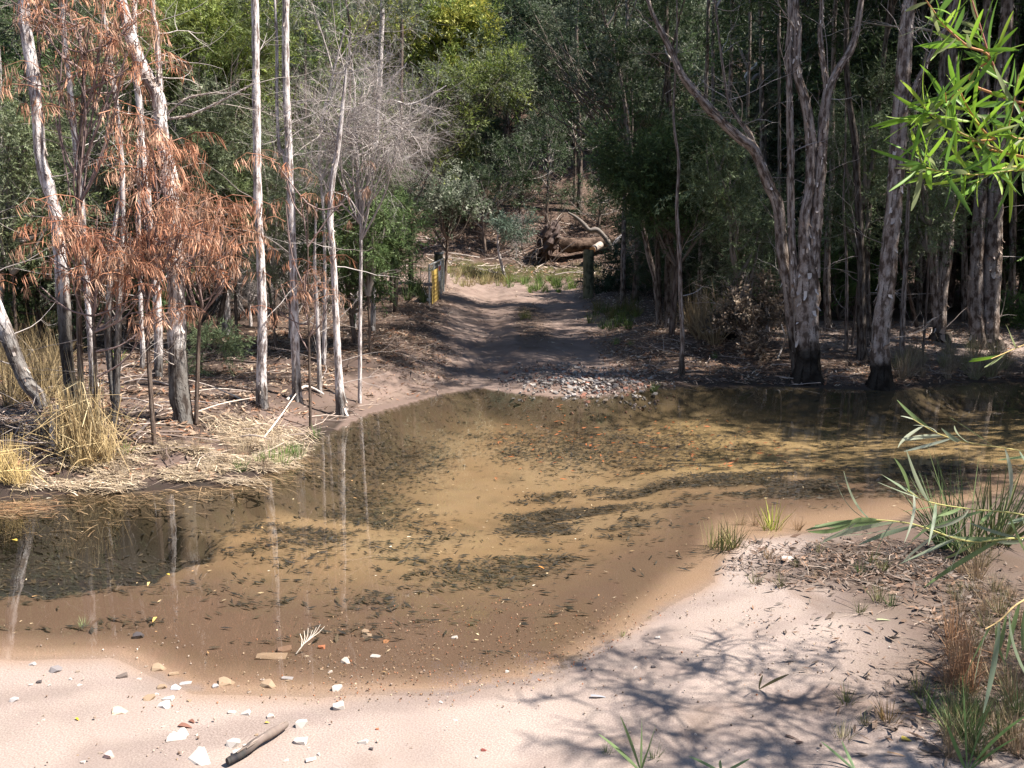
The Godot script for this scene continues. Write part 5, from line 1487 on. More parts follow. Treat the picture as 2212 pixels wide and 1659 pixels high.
func build_gate() -> void:
	var far := Vector3(-1.97, ground(-1.97, 23.4), -23.4)
	var near := Vector3(-2.0, ground(-2.0, 19.6), -19.6)
	var base := minf(far.y, near.y)
	var root := thing("farm_gate", "open steel farm gate with wire mesh and a yellow panel, left of the track", "gate", Vector3(near.x, 0, near.z))
	var a := Vector3.ZERO
	var z := far - near
	z.y = 0
	var y0n := at(931, 667, 19.6).y
	var y1n := at(925.5, 573, 19.6).y
	var y0f := at(963, 637, 23.4).y
	var y1f := at(959, 559, 23.4).y
	var low := func(u): return a + z * u + Vector3.UP * lerpf(y0n, y0f, u)
	var top := func(u): return a + z * u + Vector3.UP * lerpf(y1n, y1f, u)
	var steel: Material = mats.metal
	for u in [0.0, 0.28, 0.8, 1.0]:
		var b := Buf.new()
		b.tube(PackedVector3Array([low.call(u), low.call(u).lerp(top.call(u), 0.5), top.call(u)]), PackedFloat32Array([0.021, 0.021, 0.021]), 8, PackedColorArray([Color.WHITE]), 0.0, null, true)
		part("upright", b.mesh(), steel, root)
	for f in [low, top]:
		var b := Buf.new()
		b.tube(PackedVector3Array([f.call(0.0), f.call(0.5), f.call(1.0)]), PackedFloat32Array([0.021, 0.021, 0.021]), 8, PackedColorArray([Color.WHITE]), 0.0, null, true)
		part("rail", b.mesh(), steel, root)
	var br := Buf.new()
	br.tube(PackedVector3Array([low.call(0.28), low.call(0.5).lerp(top.call(0.5), 0.45), top.call(0.8)]), PackedFloat32Array([0.016, 0.016, 0.016]), 6, PackedColorArray([Color.WHITE]))
	part("brace", br.mesh(), steel, root)
	var wire := Buf.new()
	for k in range(1, 9):
		var u := k / 9.0
		wire.tube(PackedVector3Array([low.call(0.0).lerp(top.call(0.0), u), low.call(0.5).lerp(top.call(0.5), u), low.call(1.0).lerp(top.call(1.0), u)]), PackedFloat32Array([0.004, 0.004, 0.004]), 4, PackedColorArray([Color.WHITE]))
	for k in range(1, 26):
		var u := k / 26.0
		wire.tube(PackedVector3Array([low.call(u), low.call(u).lerp(top.call(u), 0.5), top.call(u)]), PackedFloat32Array([0.003, 0.003, 0.003]), 4, PackedColorArray([Color.WHITE]))
	part("wire_mesh", wire.mesh(), steel, root).set_meta("kind", "stuff")
	# the yellow panel and the white notice are wired to the mesh, facing the track (+x)
	var sheet := func(u0, u1, v0, v1, off): return [low.call(u0).lerp(top.call(u0), v0) + Vector3(off, 0, 0), low.call(u1).lerp(top.call(u1), v0) + Vector3(off, 0, 0), low.call(u1).lerp(top.call(u1), v1) + Vector3(off, 0, 0), low.call(u0).lerp(top.call(u0), v1) + Vector3(off, 0, 0)]
	var yellow := paint(Color(0.42, 0.30, 0.08), 0.5, false)
	var q: Array = sheet.call(0.09, 0.58, 0.02, 0.84, 0.028)
	var yb := flat()
	slab(yb, q, 0.006)
	var panel := part("yellow_panel", yb.mesh(), yellow, root)
	panel.set_meta("label", "yellow warning panel with faded dark lettering")
	var ink := flat()
	for row in 7:
		var v := 0.12 + row * 0.095
		var u := 0.14
		while u < 0.52:
			var w := dice.randf_range(0.01, 0.03)
			slab(ink, sheet.call(u, u + w, v, v + 0.04, 0.036), 0.001)
			u += w + 0.012
	part("faded_lettering", ink.mesh(), paint(Color(0.3, 0.2, 0.05), 0.7, false), panel).set_meta("kind", "stuff")
	var wb := flat()
	slab(wb, sheet.call(0.5, 0.68, 0.5, 0.92, 0.04), 0.004)
	var notice := part("white_notice", wb.mesh(), paint(Color(0.72, 0.74, 0.78), 0.5, false), root)
	notice.set_meta("label", "white notice with a red band across its top")
	var rb := flat()
	slab(rb, sheet.call(0.515, 0.665, 0.76, 0.88, 0.046), 0.001)
	part("red_band", rb.mesh(), paint(Color(0.5, 0.06, 0.06), 0.5, false), notice)
	var gb := flat()
	for row in 4:
		slab(gb, sheet.call(0.53, 0.65, 0.54 + row * 0.05, 0.555 + row * 0.05, 0.046), 0.001)
	part("print_lines", gb.mesh(), paint(Color(0.3, 0.3, 0.33), 0.6, false), notice).set_meta("kind", "stuff")
	# latch chain and padlock on the free end
	var cb := Buf.new()
	var c0: Vector3 = low.call(0.0).lerp(top.call(0.0), 0.56)
	for k in 12:
		var u := k / 11.0
		var p := c0 + Vector3(-0.03 - 0.12 * sin(u * PI), -0.42 * maxf(0.0, u - 0.35) - 0.03 * sin(u * 9.0), 0.02 * cos(u * 7.0))
		cb.tube(PackedVector3Array([p + Vector3(0, 0.02, 0), p + Vector3(0.012, 0, 0.004), p + Vector3(0, -0.02, 0)]), PackedFloat32Array([0.006, 0.006, 0.006]), 5, PackedColorArray([Color.WHITE]))
	part("latch_chain", cb.mesh(), steel, root)
	var lb := flat()
	lb.block(c0 + Vector3(-0.04, -0.36, 0), Vector3(0.024, 0.03, 0.012))
	part("padlock", lb.mesh(), steel, root)
	var kb := flat()
	kb.block(c0 + Vector3(-0.02, 0.0, 0.01), Vector3(0.09, 0.035, 0.03))
	part("latch", kb.mesh(), paint(Color(0.09, 0.085, 0.1), 0.5, false), root)
	post("gate_post", "dark round timber gate post with a flat metal cap, behind the open gate", 949, 652, 546, 19, 23.75, Color(0.6, 0.62, 0.58), true)
	post("gate_post", "stout grey-green timber gate post standing alone right of the track", 1270, 644, 540, 23, 24.0, Color(0.8, 0.82, 0.72), false)
	post("timber_post", "yellow-green mossy timber post in front of the fallen trunk", 1351, 575, 476, 15, 29.5, Color(0.8, 0.75, 0.35), false)


func slab(b: Buf, q: Array, thick: float) -> void:
	var out := Vector3(thick, 0, 0)
	b.quad(q[0], q[1], q[2], q[3])
	b.quad(q[0] - out, q[3] - out, q[2] - out, q[1] - out)
	for k in 4:
		var m := (k + 1) % 4
		b.quad(q[k] - out, q[m] - out, q[m], q[k])


func post(called: String, label: String, px: float, foot_py: float, top_py: float, w: float, d: float, tint: Color, cap: bool) -> void:
	var foot := at(px, foot_py, d)
	var y := ground(foot.x, d)
	var high := at(px, top_py, d).y - y
	var r := w * 0.5 * d / FOCAL
	var root := thing(called, label, "post", Vector3(foot.x, y, -d))
	var b := Buf.new()
	b.tube(PackedVector3Array([Vector3(0, -0.3, 0), Vector3(0.01, high * 0.3, 0), Vector3(0, high * 0.7, 0.01), Vector3(0, high - 0.03, 0), Vector3(0, high, 0)]), PackedFloat32Array([r, r * 1.02, r, r, r * 0.9]), 16, PackedColorArray([tint]), 0.06, noise_c, true)
	part("timber", b.mesh(), mats.post_wood, root)
	var t := Buf.new()
	if cap:
		t.tube(PackedVector3Array([Vector3(0, high - 0.04, 0), Vector3(0, high + 0.02, 0)]), PackedFloat32Array([r * 1.12, r * 1.12]), 16, PackedColorArray([Color(0.1, 0.12, 0.14)]), 0.0, null, true)
		part("cap", t.mesh(), mats.plain, root)
	else:
		t.tube(PackedVector3Array([Vector3(0, high - 0.01, 0), Vector3(0, high + 0.006, 0)]), PackedFloat32Array([r * 0.86, r * 0.8]), 16, PackedColorArray([Color(0.3, 0.32, 0.26)]), 0.0, null, true)
		part("sawn_top", t.mesh(), mats.plain, root)


func build_fallen_tree() -> void:
	var d := 33.5
	var foot := at(1200, 535, d)
	var root := thing("fallen_tree", "huge fallen tree with upturned root plate lying across the slope behind the right gate post", "tree", foot)
	var k := d / FOCAL
	var bark := Buf.new()
	var list := []
	for q in [[1208, 528, 34, 0.0], [1230, 530, 32, 0.0], [1262, 528, 27, 0.2], [1300, 524, 25, 0.5], [1330, 516, 24, 0.8], [1352, 503, 22, 1.2], [1372, 488, 20, 1.7], [1395, 470, 17, 2.2]]:
		list.append([at(q[0], q[1], d + q[3]) - foot, q[2] * 0.5 * k])
	var made := smooth_path(list, 5)
	bark.tube(made[0], made[1], 16, PackedColorArray([Color(0.34, 0.24, 0.18), Color(0.34, 0.27, 0.22)]), 0.25, noise_c)
	part("trunk", bark.mesh(), mats.brown_bark, root)
	var branch_list := [
		["dead_limb", [[1227, 459, 4], [1245, 470, 7], [1258, 482, 9], [1273, 497, 10], [1290, 497, 10], [1305, 511, 10], [1314, 524, 10], [1322, 540, 9]], -0.9, Color(0.13, 0.11, 0.1)],
		["dead_limb", [[1323, 532, 7], [1332, 522, 10], [1345, 512, 12], [1372, 498, 20], [1392, 486, 18]], -0.6, Color(0.4, 0.37, 0.37)],
		["dead_limb", [[1360, 542, 8], [1372, 528, 9], [1388, 510, 9], [1410, 495, 7]], -0.5, Color(0.1, 0.09, 0.085)],
	]
	for q in branch_list:
		var l := []
		for p in q[1]:
			l.append([at(p[0], p[1], d + q[2]) - foot, p[2] * 0.5 * k])
		var m := smooth_path(l, 4)
		var b := Buf.new()
		b.tube(m[0], m[1], 8, PackedColorArray([q[3]]), 0.3, noise_c)
		part(q[0], b.mesh(), mats.twig, root)
	var stub := Buf.new()
	stub.tube(PackedVector3Array([at(1296, 529, d) - foot, at(1280, 539, d - 0.9) - foot]), PackedFloat32Array([0.15, 0.13]), 12, PackedColorArray([Color(0.3, 0.25, 0.22)]), 0.1, noise_c)
	var so := part("cut_stub", stub.mesh(), mats.twig, root)
	var face := Buf.new()
	var fc := at(1280, 539, d - 0.9) - foot
	var back := (at(1296, 529, d) - at(1280, 539, d - 0.9)).normalized()
	face.tube(PackedVector3Array([fc + back * 0.02, fc - back * 0.008]), PackedFloat32Array([0.128, 0.12]), 14, PackedColorArray([Color(0.5, 0.26, 0.12)]), 0.0, null, true)
	part("sawn_face", face.mesh(), mats.plain, so)
	# root plate: a ragged disc of soil with roots poking out
	var soil := SphereMesh.new()
	soil.radial_segments = 28
	soil.rings = 16
	var arrays := soil.get_mesh_arrays()
	var pts: PackedVector3Array = arrays[Mesh.ARRAY_VERTEX]
	for n in pts.size():
		var p := pts[n] * 2.0
		p *= 1.0 + 0.35 * noise_c.get_noise_3dv(p * 5.0) + 0.2 * noise_c.get_noise_3dv(p * 13.0)
		pts[n] = Vector3(p.x * 0.42, p.y * 0.78, p.z * 0.9)
	var sb := flat()
	sb.v = pts
	sb.i = arrays[Mesh.ARRAY_INDEX]
	sb.t = arrays[Mesh.ARRAY_TEX_UV]
	var sc := PackedColorArray()
	sc.resize(pts.size())
	sc.fill(Color(0.055, 0.038, 0.032))
	sb.c = sc
	var plate := part("root_plate", sb.mesh(), mats.plain, root, Transform3D(Basis(Vector3.BACK, -0.35), at(1183, 520, d) - foot))
	var rb := Buf.new()
	for n in 34:
		var way := Vector3(dice.randf_range(-0.9, 0.5), dice.randf_range(-1, 1), dice.randf_range(-0.4, 1.0)).normalized()
		limb(rb, way * Vector3(0.3, 0.6, 0.7), way, dice.randf_range(0.4, 1.1), 0.03, 1, [], [Color(0.16, 0.12, 0.1), Color(0.09, 0.065, 0.055), Color(0.34, 0.28, 0.24)][n % 3], -0.05, 0.3, 2)
	part("roots", rb.mesh(), mats.twig, plate).set_meta("kind", "stuff")
	# a second, uprooted-looking dead crown up the slope on the right
	var d2 := 21.0
	var f2 := at(1650, 215, d2)
	var r2 := thing("dead_tree", "broken dead tree with bleached forked limbs high in the dark forest on the right", "tree", Vector3(f2.x, ground(f2.x, d2), -d2))
	var base := r2.position
	for q in [[[[1655, 470, 22], [1650, 330, 20], [1652, 215, 18], [1640, 165, 15], [1624, 175, 10], [1612, 190, 6]], Color(0.25, 0.22, 0.21)], [[[1620, 190, 5], [1610, 165, 8], [1634, 140, 9], [1648, 115, 9], [1652, 95, 6]], Color(0.75, 0.71, 0.7)], [[[1616, 150, 9], [1606, 125, 9], [1594, 95, 7], [1575, 70, 5]], Color(0.3, 0.27, 0.26)], [[[1640, 160, 11], [1670, 152, 8], [1697, 156, 6]], Color(0.2, 0.18, 0.17)]]:
		var l := []
		for p in q[0]:
			l.append([at(p[0], p[1], d2) - base, p[2] * 0.5 * d2 / FOCAL * 0.7])
		var m := smooth_path(l, 4)
		var b := Buf.new()
		b.tube(m[0], m[1], 8, PackedColorArray([q[1]]), 0.25, noise_c, true)
		part("trunk" if q[0].size() == 6 else "dead_limb", b.mesh(), mats.twig, r2)
	# the dark trunk standing alone on the litter slope
	tree("tree", "dark upright trunk standing alone on the litter slope above the fallen trunk", 37.5, [[1252, 466, 14, 1252, 430, 12, 1253, 380, 11, 1252, 316, 10, 1250, 240, 9, 1246, 120, 8]], {"bark": "dark_bark", "flakes": 10, "char": 0.8, "grow": 3.0, "leaf": DARK_GREEN, "leaves": 5})


func tuft(label: String, px: float, py: float, kind: String, size: float, colors: Array, group := "", called := "grass_tuft", mat := "straw") -> void:
	var p := spot(px, py)
	var o := part(called, shapes["%s_%d" % [kind, dice.randi() % 2]], painted(mat, colors))
	o.position = p - Vector3.UP * 0.01
	o.rotation = Vector3(dice.randf_range(-0.1, 0.1), dice.randf() * TAU, dice.randf_range(-0.1, 0.1))
	o.scale = Vector3.ONE * size * dice.randf_range(0.85, 1.15)
	tag(o, label, "grass", group)


func painted(mat: String, colors: Array) -> Material:
	var c: Color = colors[dice.randi() % colors.size()]
	var key := "%s_%s" % [mat, c.to_html()]
	if not mats.has(key):
		var m: StandardMaterial3D = mats[mat].duplicate()
		m.albedo_color = c.linear_to_srgb()
		mats[key] = m
	return mats[key]


func build_grass() -> void:
	var green := [Color(0.12, 0.2, 0.04), Color(0.17, 0.25, 0.05), Color(0.09, 0.16, 0.04)]
	var olive := [Color(0.16, 0.17, 0.06), Color(0.24, 0.22, 0.09)]
	# tall dry reeds on the left
	var reeds := [[150, 985, 1.0], [168, 960, 1.15], [185, 990, 1.0], [205, 975, 1.05], [222, 992, 0.95], [178, 1010, 0.9], [200, 1005, 0.85], [232, 1002, 0.7], [140, 960, 0.9]]
	for k in reeds.size():
		tuft("clump of tall dry straw-coloured reeds around the foot of the leaning black-footed trunk", reeds[k][0], reeds[k][1], "reed", reeds[k][2] * 0.72, STRAW, "dry reeds on the left bank", "reed_clump")
	for q in [[25, 1045, 0.75], [45, 1050, 0.7], [8, 1040, 0.8]]:
		tuft("clump of cut-looking golden reeds in the water at the left edge", q[0], q[1], "reed", q[2] * 0.55, [Color(0.62, 0.47, 0.22), Color(0.5, 0.37, 0.17)], "golden reeds at the left edge", "reed_clump")
	for k in 26:
		tuft("straw tussock in the shaded undergrowth at the far left", dice.randf_range(0, 150), dice.randf_range(740, 880), "straw", dice.randf_range(0.9, 1.5), [Color(0.32, 0.24, 0.13), Color(0.22, 0.17, 0.1)], "straw tussocks at the far left", "straw_tussock")
	for k in 10:
		tuft("green reed clump in the shade behind the leaning black-footed trunk", dice.randf_range(20, 150), dice.randf_range(690, 740), "reed", dice.randf_range(0.7, 1.0), [Color(0.07, 0.11, 0.04), Color(0.1, 0.13, 0.05)], "green reeds behind the left bank", "reed_clump")
	# flattened flood straw along the left waterline
	var straw_mat := [Color(0.5, 0.4, 0.28), Color(0.36, 0.28, 0.19), Color(0.54, 0.45, 0.35), Color(0.16, 0.115, 0.085), Color(0.24, 0.18, 0.13)]
	scatter("flood_straw", "flattened pale flood straw along the left waterline", 7000, [-4.4, -1.75, 6.1, 7.9], func(x, d): return ease01(-0.12, 0.1, past_far(x, d) - 0.03 * sin(x * 9.0)) * (1.0 - ease01(0.55, 0.95, past_far(x, d) + 0.4 * noise_a.get_noise_2d(x * 40.0, d * 40.0))) * ease01(-4.2, -3.3, x) * (1.0 - ease01(7.3, 7.8, d)) * ease01(-0.12, 0.15, noise_b.get_noise_2d(x * 22.0, d * 40.0)), ["straw_piece", "straw_piece_bent"], "straw", straw_mat, 0.5, 1.5, 0.14, 0.018, 1.35)
	scatter("sunken_straw", "brown drowned straw on the bed along the left waterline", 700, [-4.2, -1.6, 5.5, 7.4], func(x, d): return ease01(-0.3, -0.05, past_far(x, d)) * (1.0 - ease01(-0.02, 0.05, past_far(x, d))), ["straw_piece", "straw_piece_bent"], "straw", [Color(0.2, 0.13, 0.075), Color(0.32, 0.22, 0.13)], 0.5, 1.6, 0.05, 0.01, 1.35)
	scatter("flood_straw", "pale flood straw heaped below the pale pair of trees", 1800, [-3.2, -1.9, 7.2, 8.6], func(x, d): return blob(x, d, -2.5, 7.9, 0.6, 0.6), ["straw_piece", "straw_piece_bent"], "straw", straw_mat, 0.5, 1.4, 0.3, 0.04, 1.0)
	for k in 46:
		tuft("straw tussock in the flood straw along the left waterline", dice.randf_range(230, 650), dice.randf_range(955, 1040), "straw", dice.randf_range(0.22, 0.42), straw_mat, "straw tussocks along the left waterline", "straw_tussock")
	for q in [[632, 988], [640, 996], [618, 992], [585, 1000], [650, 985], [560, 1004], [520, 1020], [610, 1010]]:
		tuft("bright green grass tuft on the tip of the left bank's straw spit", q[0], q[1], "grass", 0.75, green, "green tufts on the straw spit", "grass_tuft")
	tuft("bright green grass tuft on the dark corner where the left bank turns in", 684, 948, "grass", 0.8, green)
	tuft("small green tuft at the foot of the dry reeds", 272, 985, "grass", 0.7, green)
	tuft("green plant tuft in the litter left of the thick flaky paperbark's foot", 255, 780, "grass", 1.0, green)
	# far grass
	for k in 70:
		var px := dice.randf_range(1090, 1240)
		var py := dice.randf_range(606, 634)
		if px < 1140 and py > 622:
			continue
		tuft("short green grass on the verge at the far end of the track", px, py, "grass", dice.randf_range(0.9, 1.7), green, "green verge grass", "grass_tuft")
	for k in 46:
		tuft("pale dry grass on the verge left of the far end of the track", dice.randf_range(968, 1100), dice.randf_range(585, 622), "grass", dice.randf_range(1.1, 2.0), [Color(0.32, 0.29, 0.12), Color(0.22, 0.24, 0.08), Color(0.42, 0.35, 0.19)], "dry verge grass", "grass_tuft")
	for k in 26:
		tuft("green grass and fern on the bank below the right gate post", dice.randf_range(1270, 1380), dice.randf_range(655, 715), "grass", dice.randf_range(1.1, 1.8), [Color(0.07, 0.12, 0.03), Color(0.12, 0.18, 0.045), Color(0.15, 0.14, 0.05)], "grass below the right gate post", "grass_tuft")
	for q in [[1136, 688], [1128, 692], [1144, 690], [1132, 684]]:
		tuft("pale green grass tuft on the track's centre strip", q[0], q[1], "grass", 1.0, [Color(0.26, 0.27, 0.09)], "tufts on the track's centre strip")
	for q in [[905, 640, 1.5], [890, 632, 1.4], [915, 655, 1.0], [900, 625, 1.3], [880, 650, 1.1]]:
		tuft("dark green strappy clump left of the gate", q[0], q[1], "sedge", q[2], [Color(0.05, 0.09, 0.03), Color(0.08, 0.12, 0.04)], "strappy clumps left of the gate", "sedge_clump")
	for k in 16:
		tuft("straw-brown tussock in the shade right of the lone slender sapling", dice.randf_range(1490, 1580), dice.randf_range(700, 745), "straw", dice.randf_range(1.2, 2.0), [Color(0.26, 0.2, 0.12), Color(0.16, 0.12, 0.08)], "brown tussocks on the right bank", "straw_tussock")
	for k in 12:
		tuft("thin green grass blades in the shade left of the bent tree", dice.randf_range(1530, 1590), dice.randf_range(690, 715), "sedge", dice.randf_range(0.8, 1.2), [Color(0.08, 0.14, 0.04)], "shade grass on the right bank", "grass_tuft")
	for k in 60:
		tuft("dry grass tussock on the low bank right of the stout paperbark", dice.randf_range(1930, 2200), dice.randf_range(760, 822), "straw", dice.randf_range(0.5, 1.0), [Color(0.3, 0.24, 0.17), Color(0.18, 0.14, 0.1), Color(0.2, 0.2, 0.1)], "dry tussocks on the right bank", "straw_tussock")
	for q in [[1412, 845], [1408, 850], [1545, 775], [1330, 745], [1362, 748]]:
		tuft("small green sprout on the shaded shore right of the rubble", q[0], q[1], "grass", 0.7, green, "green sprouts on the right shore")
	# in and by the near water
	tuft("small grey-green grass tuft standing in the shallows at the left", 180, 1355, "grass", 0.28, [Color(0.22, 0.27, 0.13)])
	tuft("olive grass clump growing out of the water at the tip of the right sandbar", 1560, 1190, "grass", 1.05, olive)
	tuft("left half of the olive grass clump at the sandbar's tip", 1536, 1184, "grass", 0.85, [Color(0.36, 0.31, 0.14)])
	tuft("right half of the olive grass clump at the sandbar's tip", 1586, 1184, "grass", 0.9, olive)
	tuft("low dry debris tuft in the water beyond the olive clump", 1600, 1135, "straw", 0.28, [Color(0.36, 0.27, 0.15)])
	tuft("dry debris tuft in the water left of the bright yellow-green tuft", 1632, 1136, "straw", 0.3, [Color(0.33, 0.22, 0.13)])
	tuft("bright yellow-green tuft in the water at the near right", 1668, 1146, "grass", 0.85, [Color(0.3, 0.32, 0.05)])
	tuft("small brown tuft in the water right of the yellow-green one", 1722, 1146, "grass", 0.5, [Color(0.25, 0.15, 0.07)])
	for q in [[1632, 1262], [1688, 1268], [1764, 1252], [1660, 1210], [1770, 1195], [1720, 1225]]:
		tuft("short burnt-looking brown tuft in the dark flood litter on the right sand", q[0], q[1], "grass", 0.38, [Color(0.22, 0.15, 0.08), Color(0.2, 0.19, 0.09)], "brown tufts in the right flood litter")
	for q in [[1860, 1240, 0.5], [1880, 1215, 0.5], [1905, 1235, 0.45], [1900, 1300, 0.5], [1925, 1310, 0.45], [1855, 1325, 0.4]]:
		tuft("green tuft in the dark flood litter on the right sand", q[0], q[1], "grass", q[2], [Color(0.1, 0.15, 0.05), Color(0.15, 0.16, 0.06)], "green tufts in the right flood litter")
	tuft("tall dark green sedge clump at the right edge of the sandbar", 2045, 1186, "sedge", 0.95, [Color(0.09, 0.14, 0.05)], "", "sedge_clump")
	tuft("sedge clump right of the tall dark green one", 2090, 1196, "sedge", 0.9, [Color(0.11, 0.15, 0.06)], "", "sedge_clump")
	tuft("sedge clump at the right edge beyond the hanging leaves", 2150, 1178, "sedge", 0.95, [Color(0.13, 0.15, 0.06)], "", "sedge_clump")
	tuft("straw-mixed sedge at the foot of the right-edge clump", 2120, 1225, "straw", 0.5, [Color(0.3, 0.25, 0.14)], "", "sedge_clump")
	tuft("small rooted green tuft alone at the waterline on the bright sand", 1344, 1378, "grass", 0.20, green)
	tuft("tiny seedling at the waterline right of the rooted tuft", 1404, 1338, "grass", 0.12, green)
	tuft("upright olive tuft in the leaf shade on the right sand", 1828, 1520, "grass", 0.42, olive)
	tuft("tuft with orange stems on the right sand", 1918, 1560, "grass", 0.45, [Color(0.3, 0.2, 0.08)])
	tuft("dry pale tuft with crossed stalks at the lower right", 1820, 1598, "grass", 0.42, [Color(0.4, 0.35, 0.2)])
	tuft("low green tuft left of the orange-stemmed one", 1868, 1565, "grass", 0.3, olive)
	tuft("spreading green tuft near the yellow leaf", 2005, 1540, "grass", 0.5, [Color(0.14, 0.2, 0.06)])
	tuft("feathery green tuft on the right sand above the orange-stemmed one", 1985, 1500, "grass", 0.45, olive)
	tuft("small green tuft at the bottom edge right of the broad-bladed plant", 1412, 1640, "grass", 0.3, green)
	tuft("low green tuft at the foot of the broad-bladed plant", 1310, 1628, "grass", 0.28, green)
	for k in 110:
		tuft("tangled dry grass tuft in the thicket at the lower right corner", dice.randf_range(2040, 2215), dice.randf_range(1240, 1655), "straw", dice.randf_range(0.14, 0.36), [Color(0.36, 0.26, 0.16), Color(0.24, 0.17, 0.11), Color(0.22, 0.2, 0.1)], "dry grass thicket at the lower right", "grass_tuft")
	for k in 9:
		tuft("green sedge in the thicket at the lower right corner", dice.randf_range(2060, 2215), dice.randf_range(1540, 1655), "sedge", dice.randf_range(0.2, 0.34), [Color(0.09, 0.14, 0.045), Color(0.13, 0.18, 0.07)], "sedges at the lower right", "sedge_clump")
	for k in 4:
		tuft("thin reddish dry stalk clump left of the lower right thicket", dice.randf_range(2030, 2110), dice.randf_range(1400, 1500), "reed", dice.randf_range(0.18, 0.3), [Color(0.36, 0.2, 0.11)], "reddish stalks at the lower right", "reed_clump")


func fallen_leaf(label: String, px: float, py: float, length: float, width: float, tint: Color, turn: float, group := "") -> void:
	var p := spot(px, py)
	p.y = maxf(p.y, 0.002)
	var k := -p.z / FOCAL
	var b := flat()
	var l := length * k * 0.8
	b.blade(Vector3(0, 0.006, -l * 0.5), Vector3(0, 0.12, 1).normalized(), Vector3.RIGHT, l, width * k * 0.8, 0.2, Color.WHITE, 6)
	var o := part("fallen_leaf", b.mesh(), painted("dead_leaf", [tint]))
	o.position = p
	o.rotation.y = turn
	tag(o, label, "leaf", group)


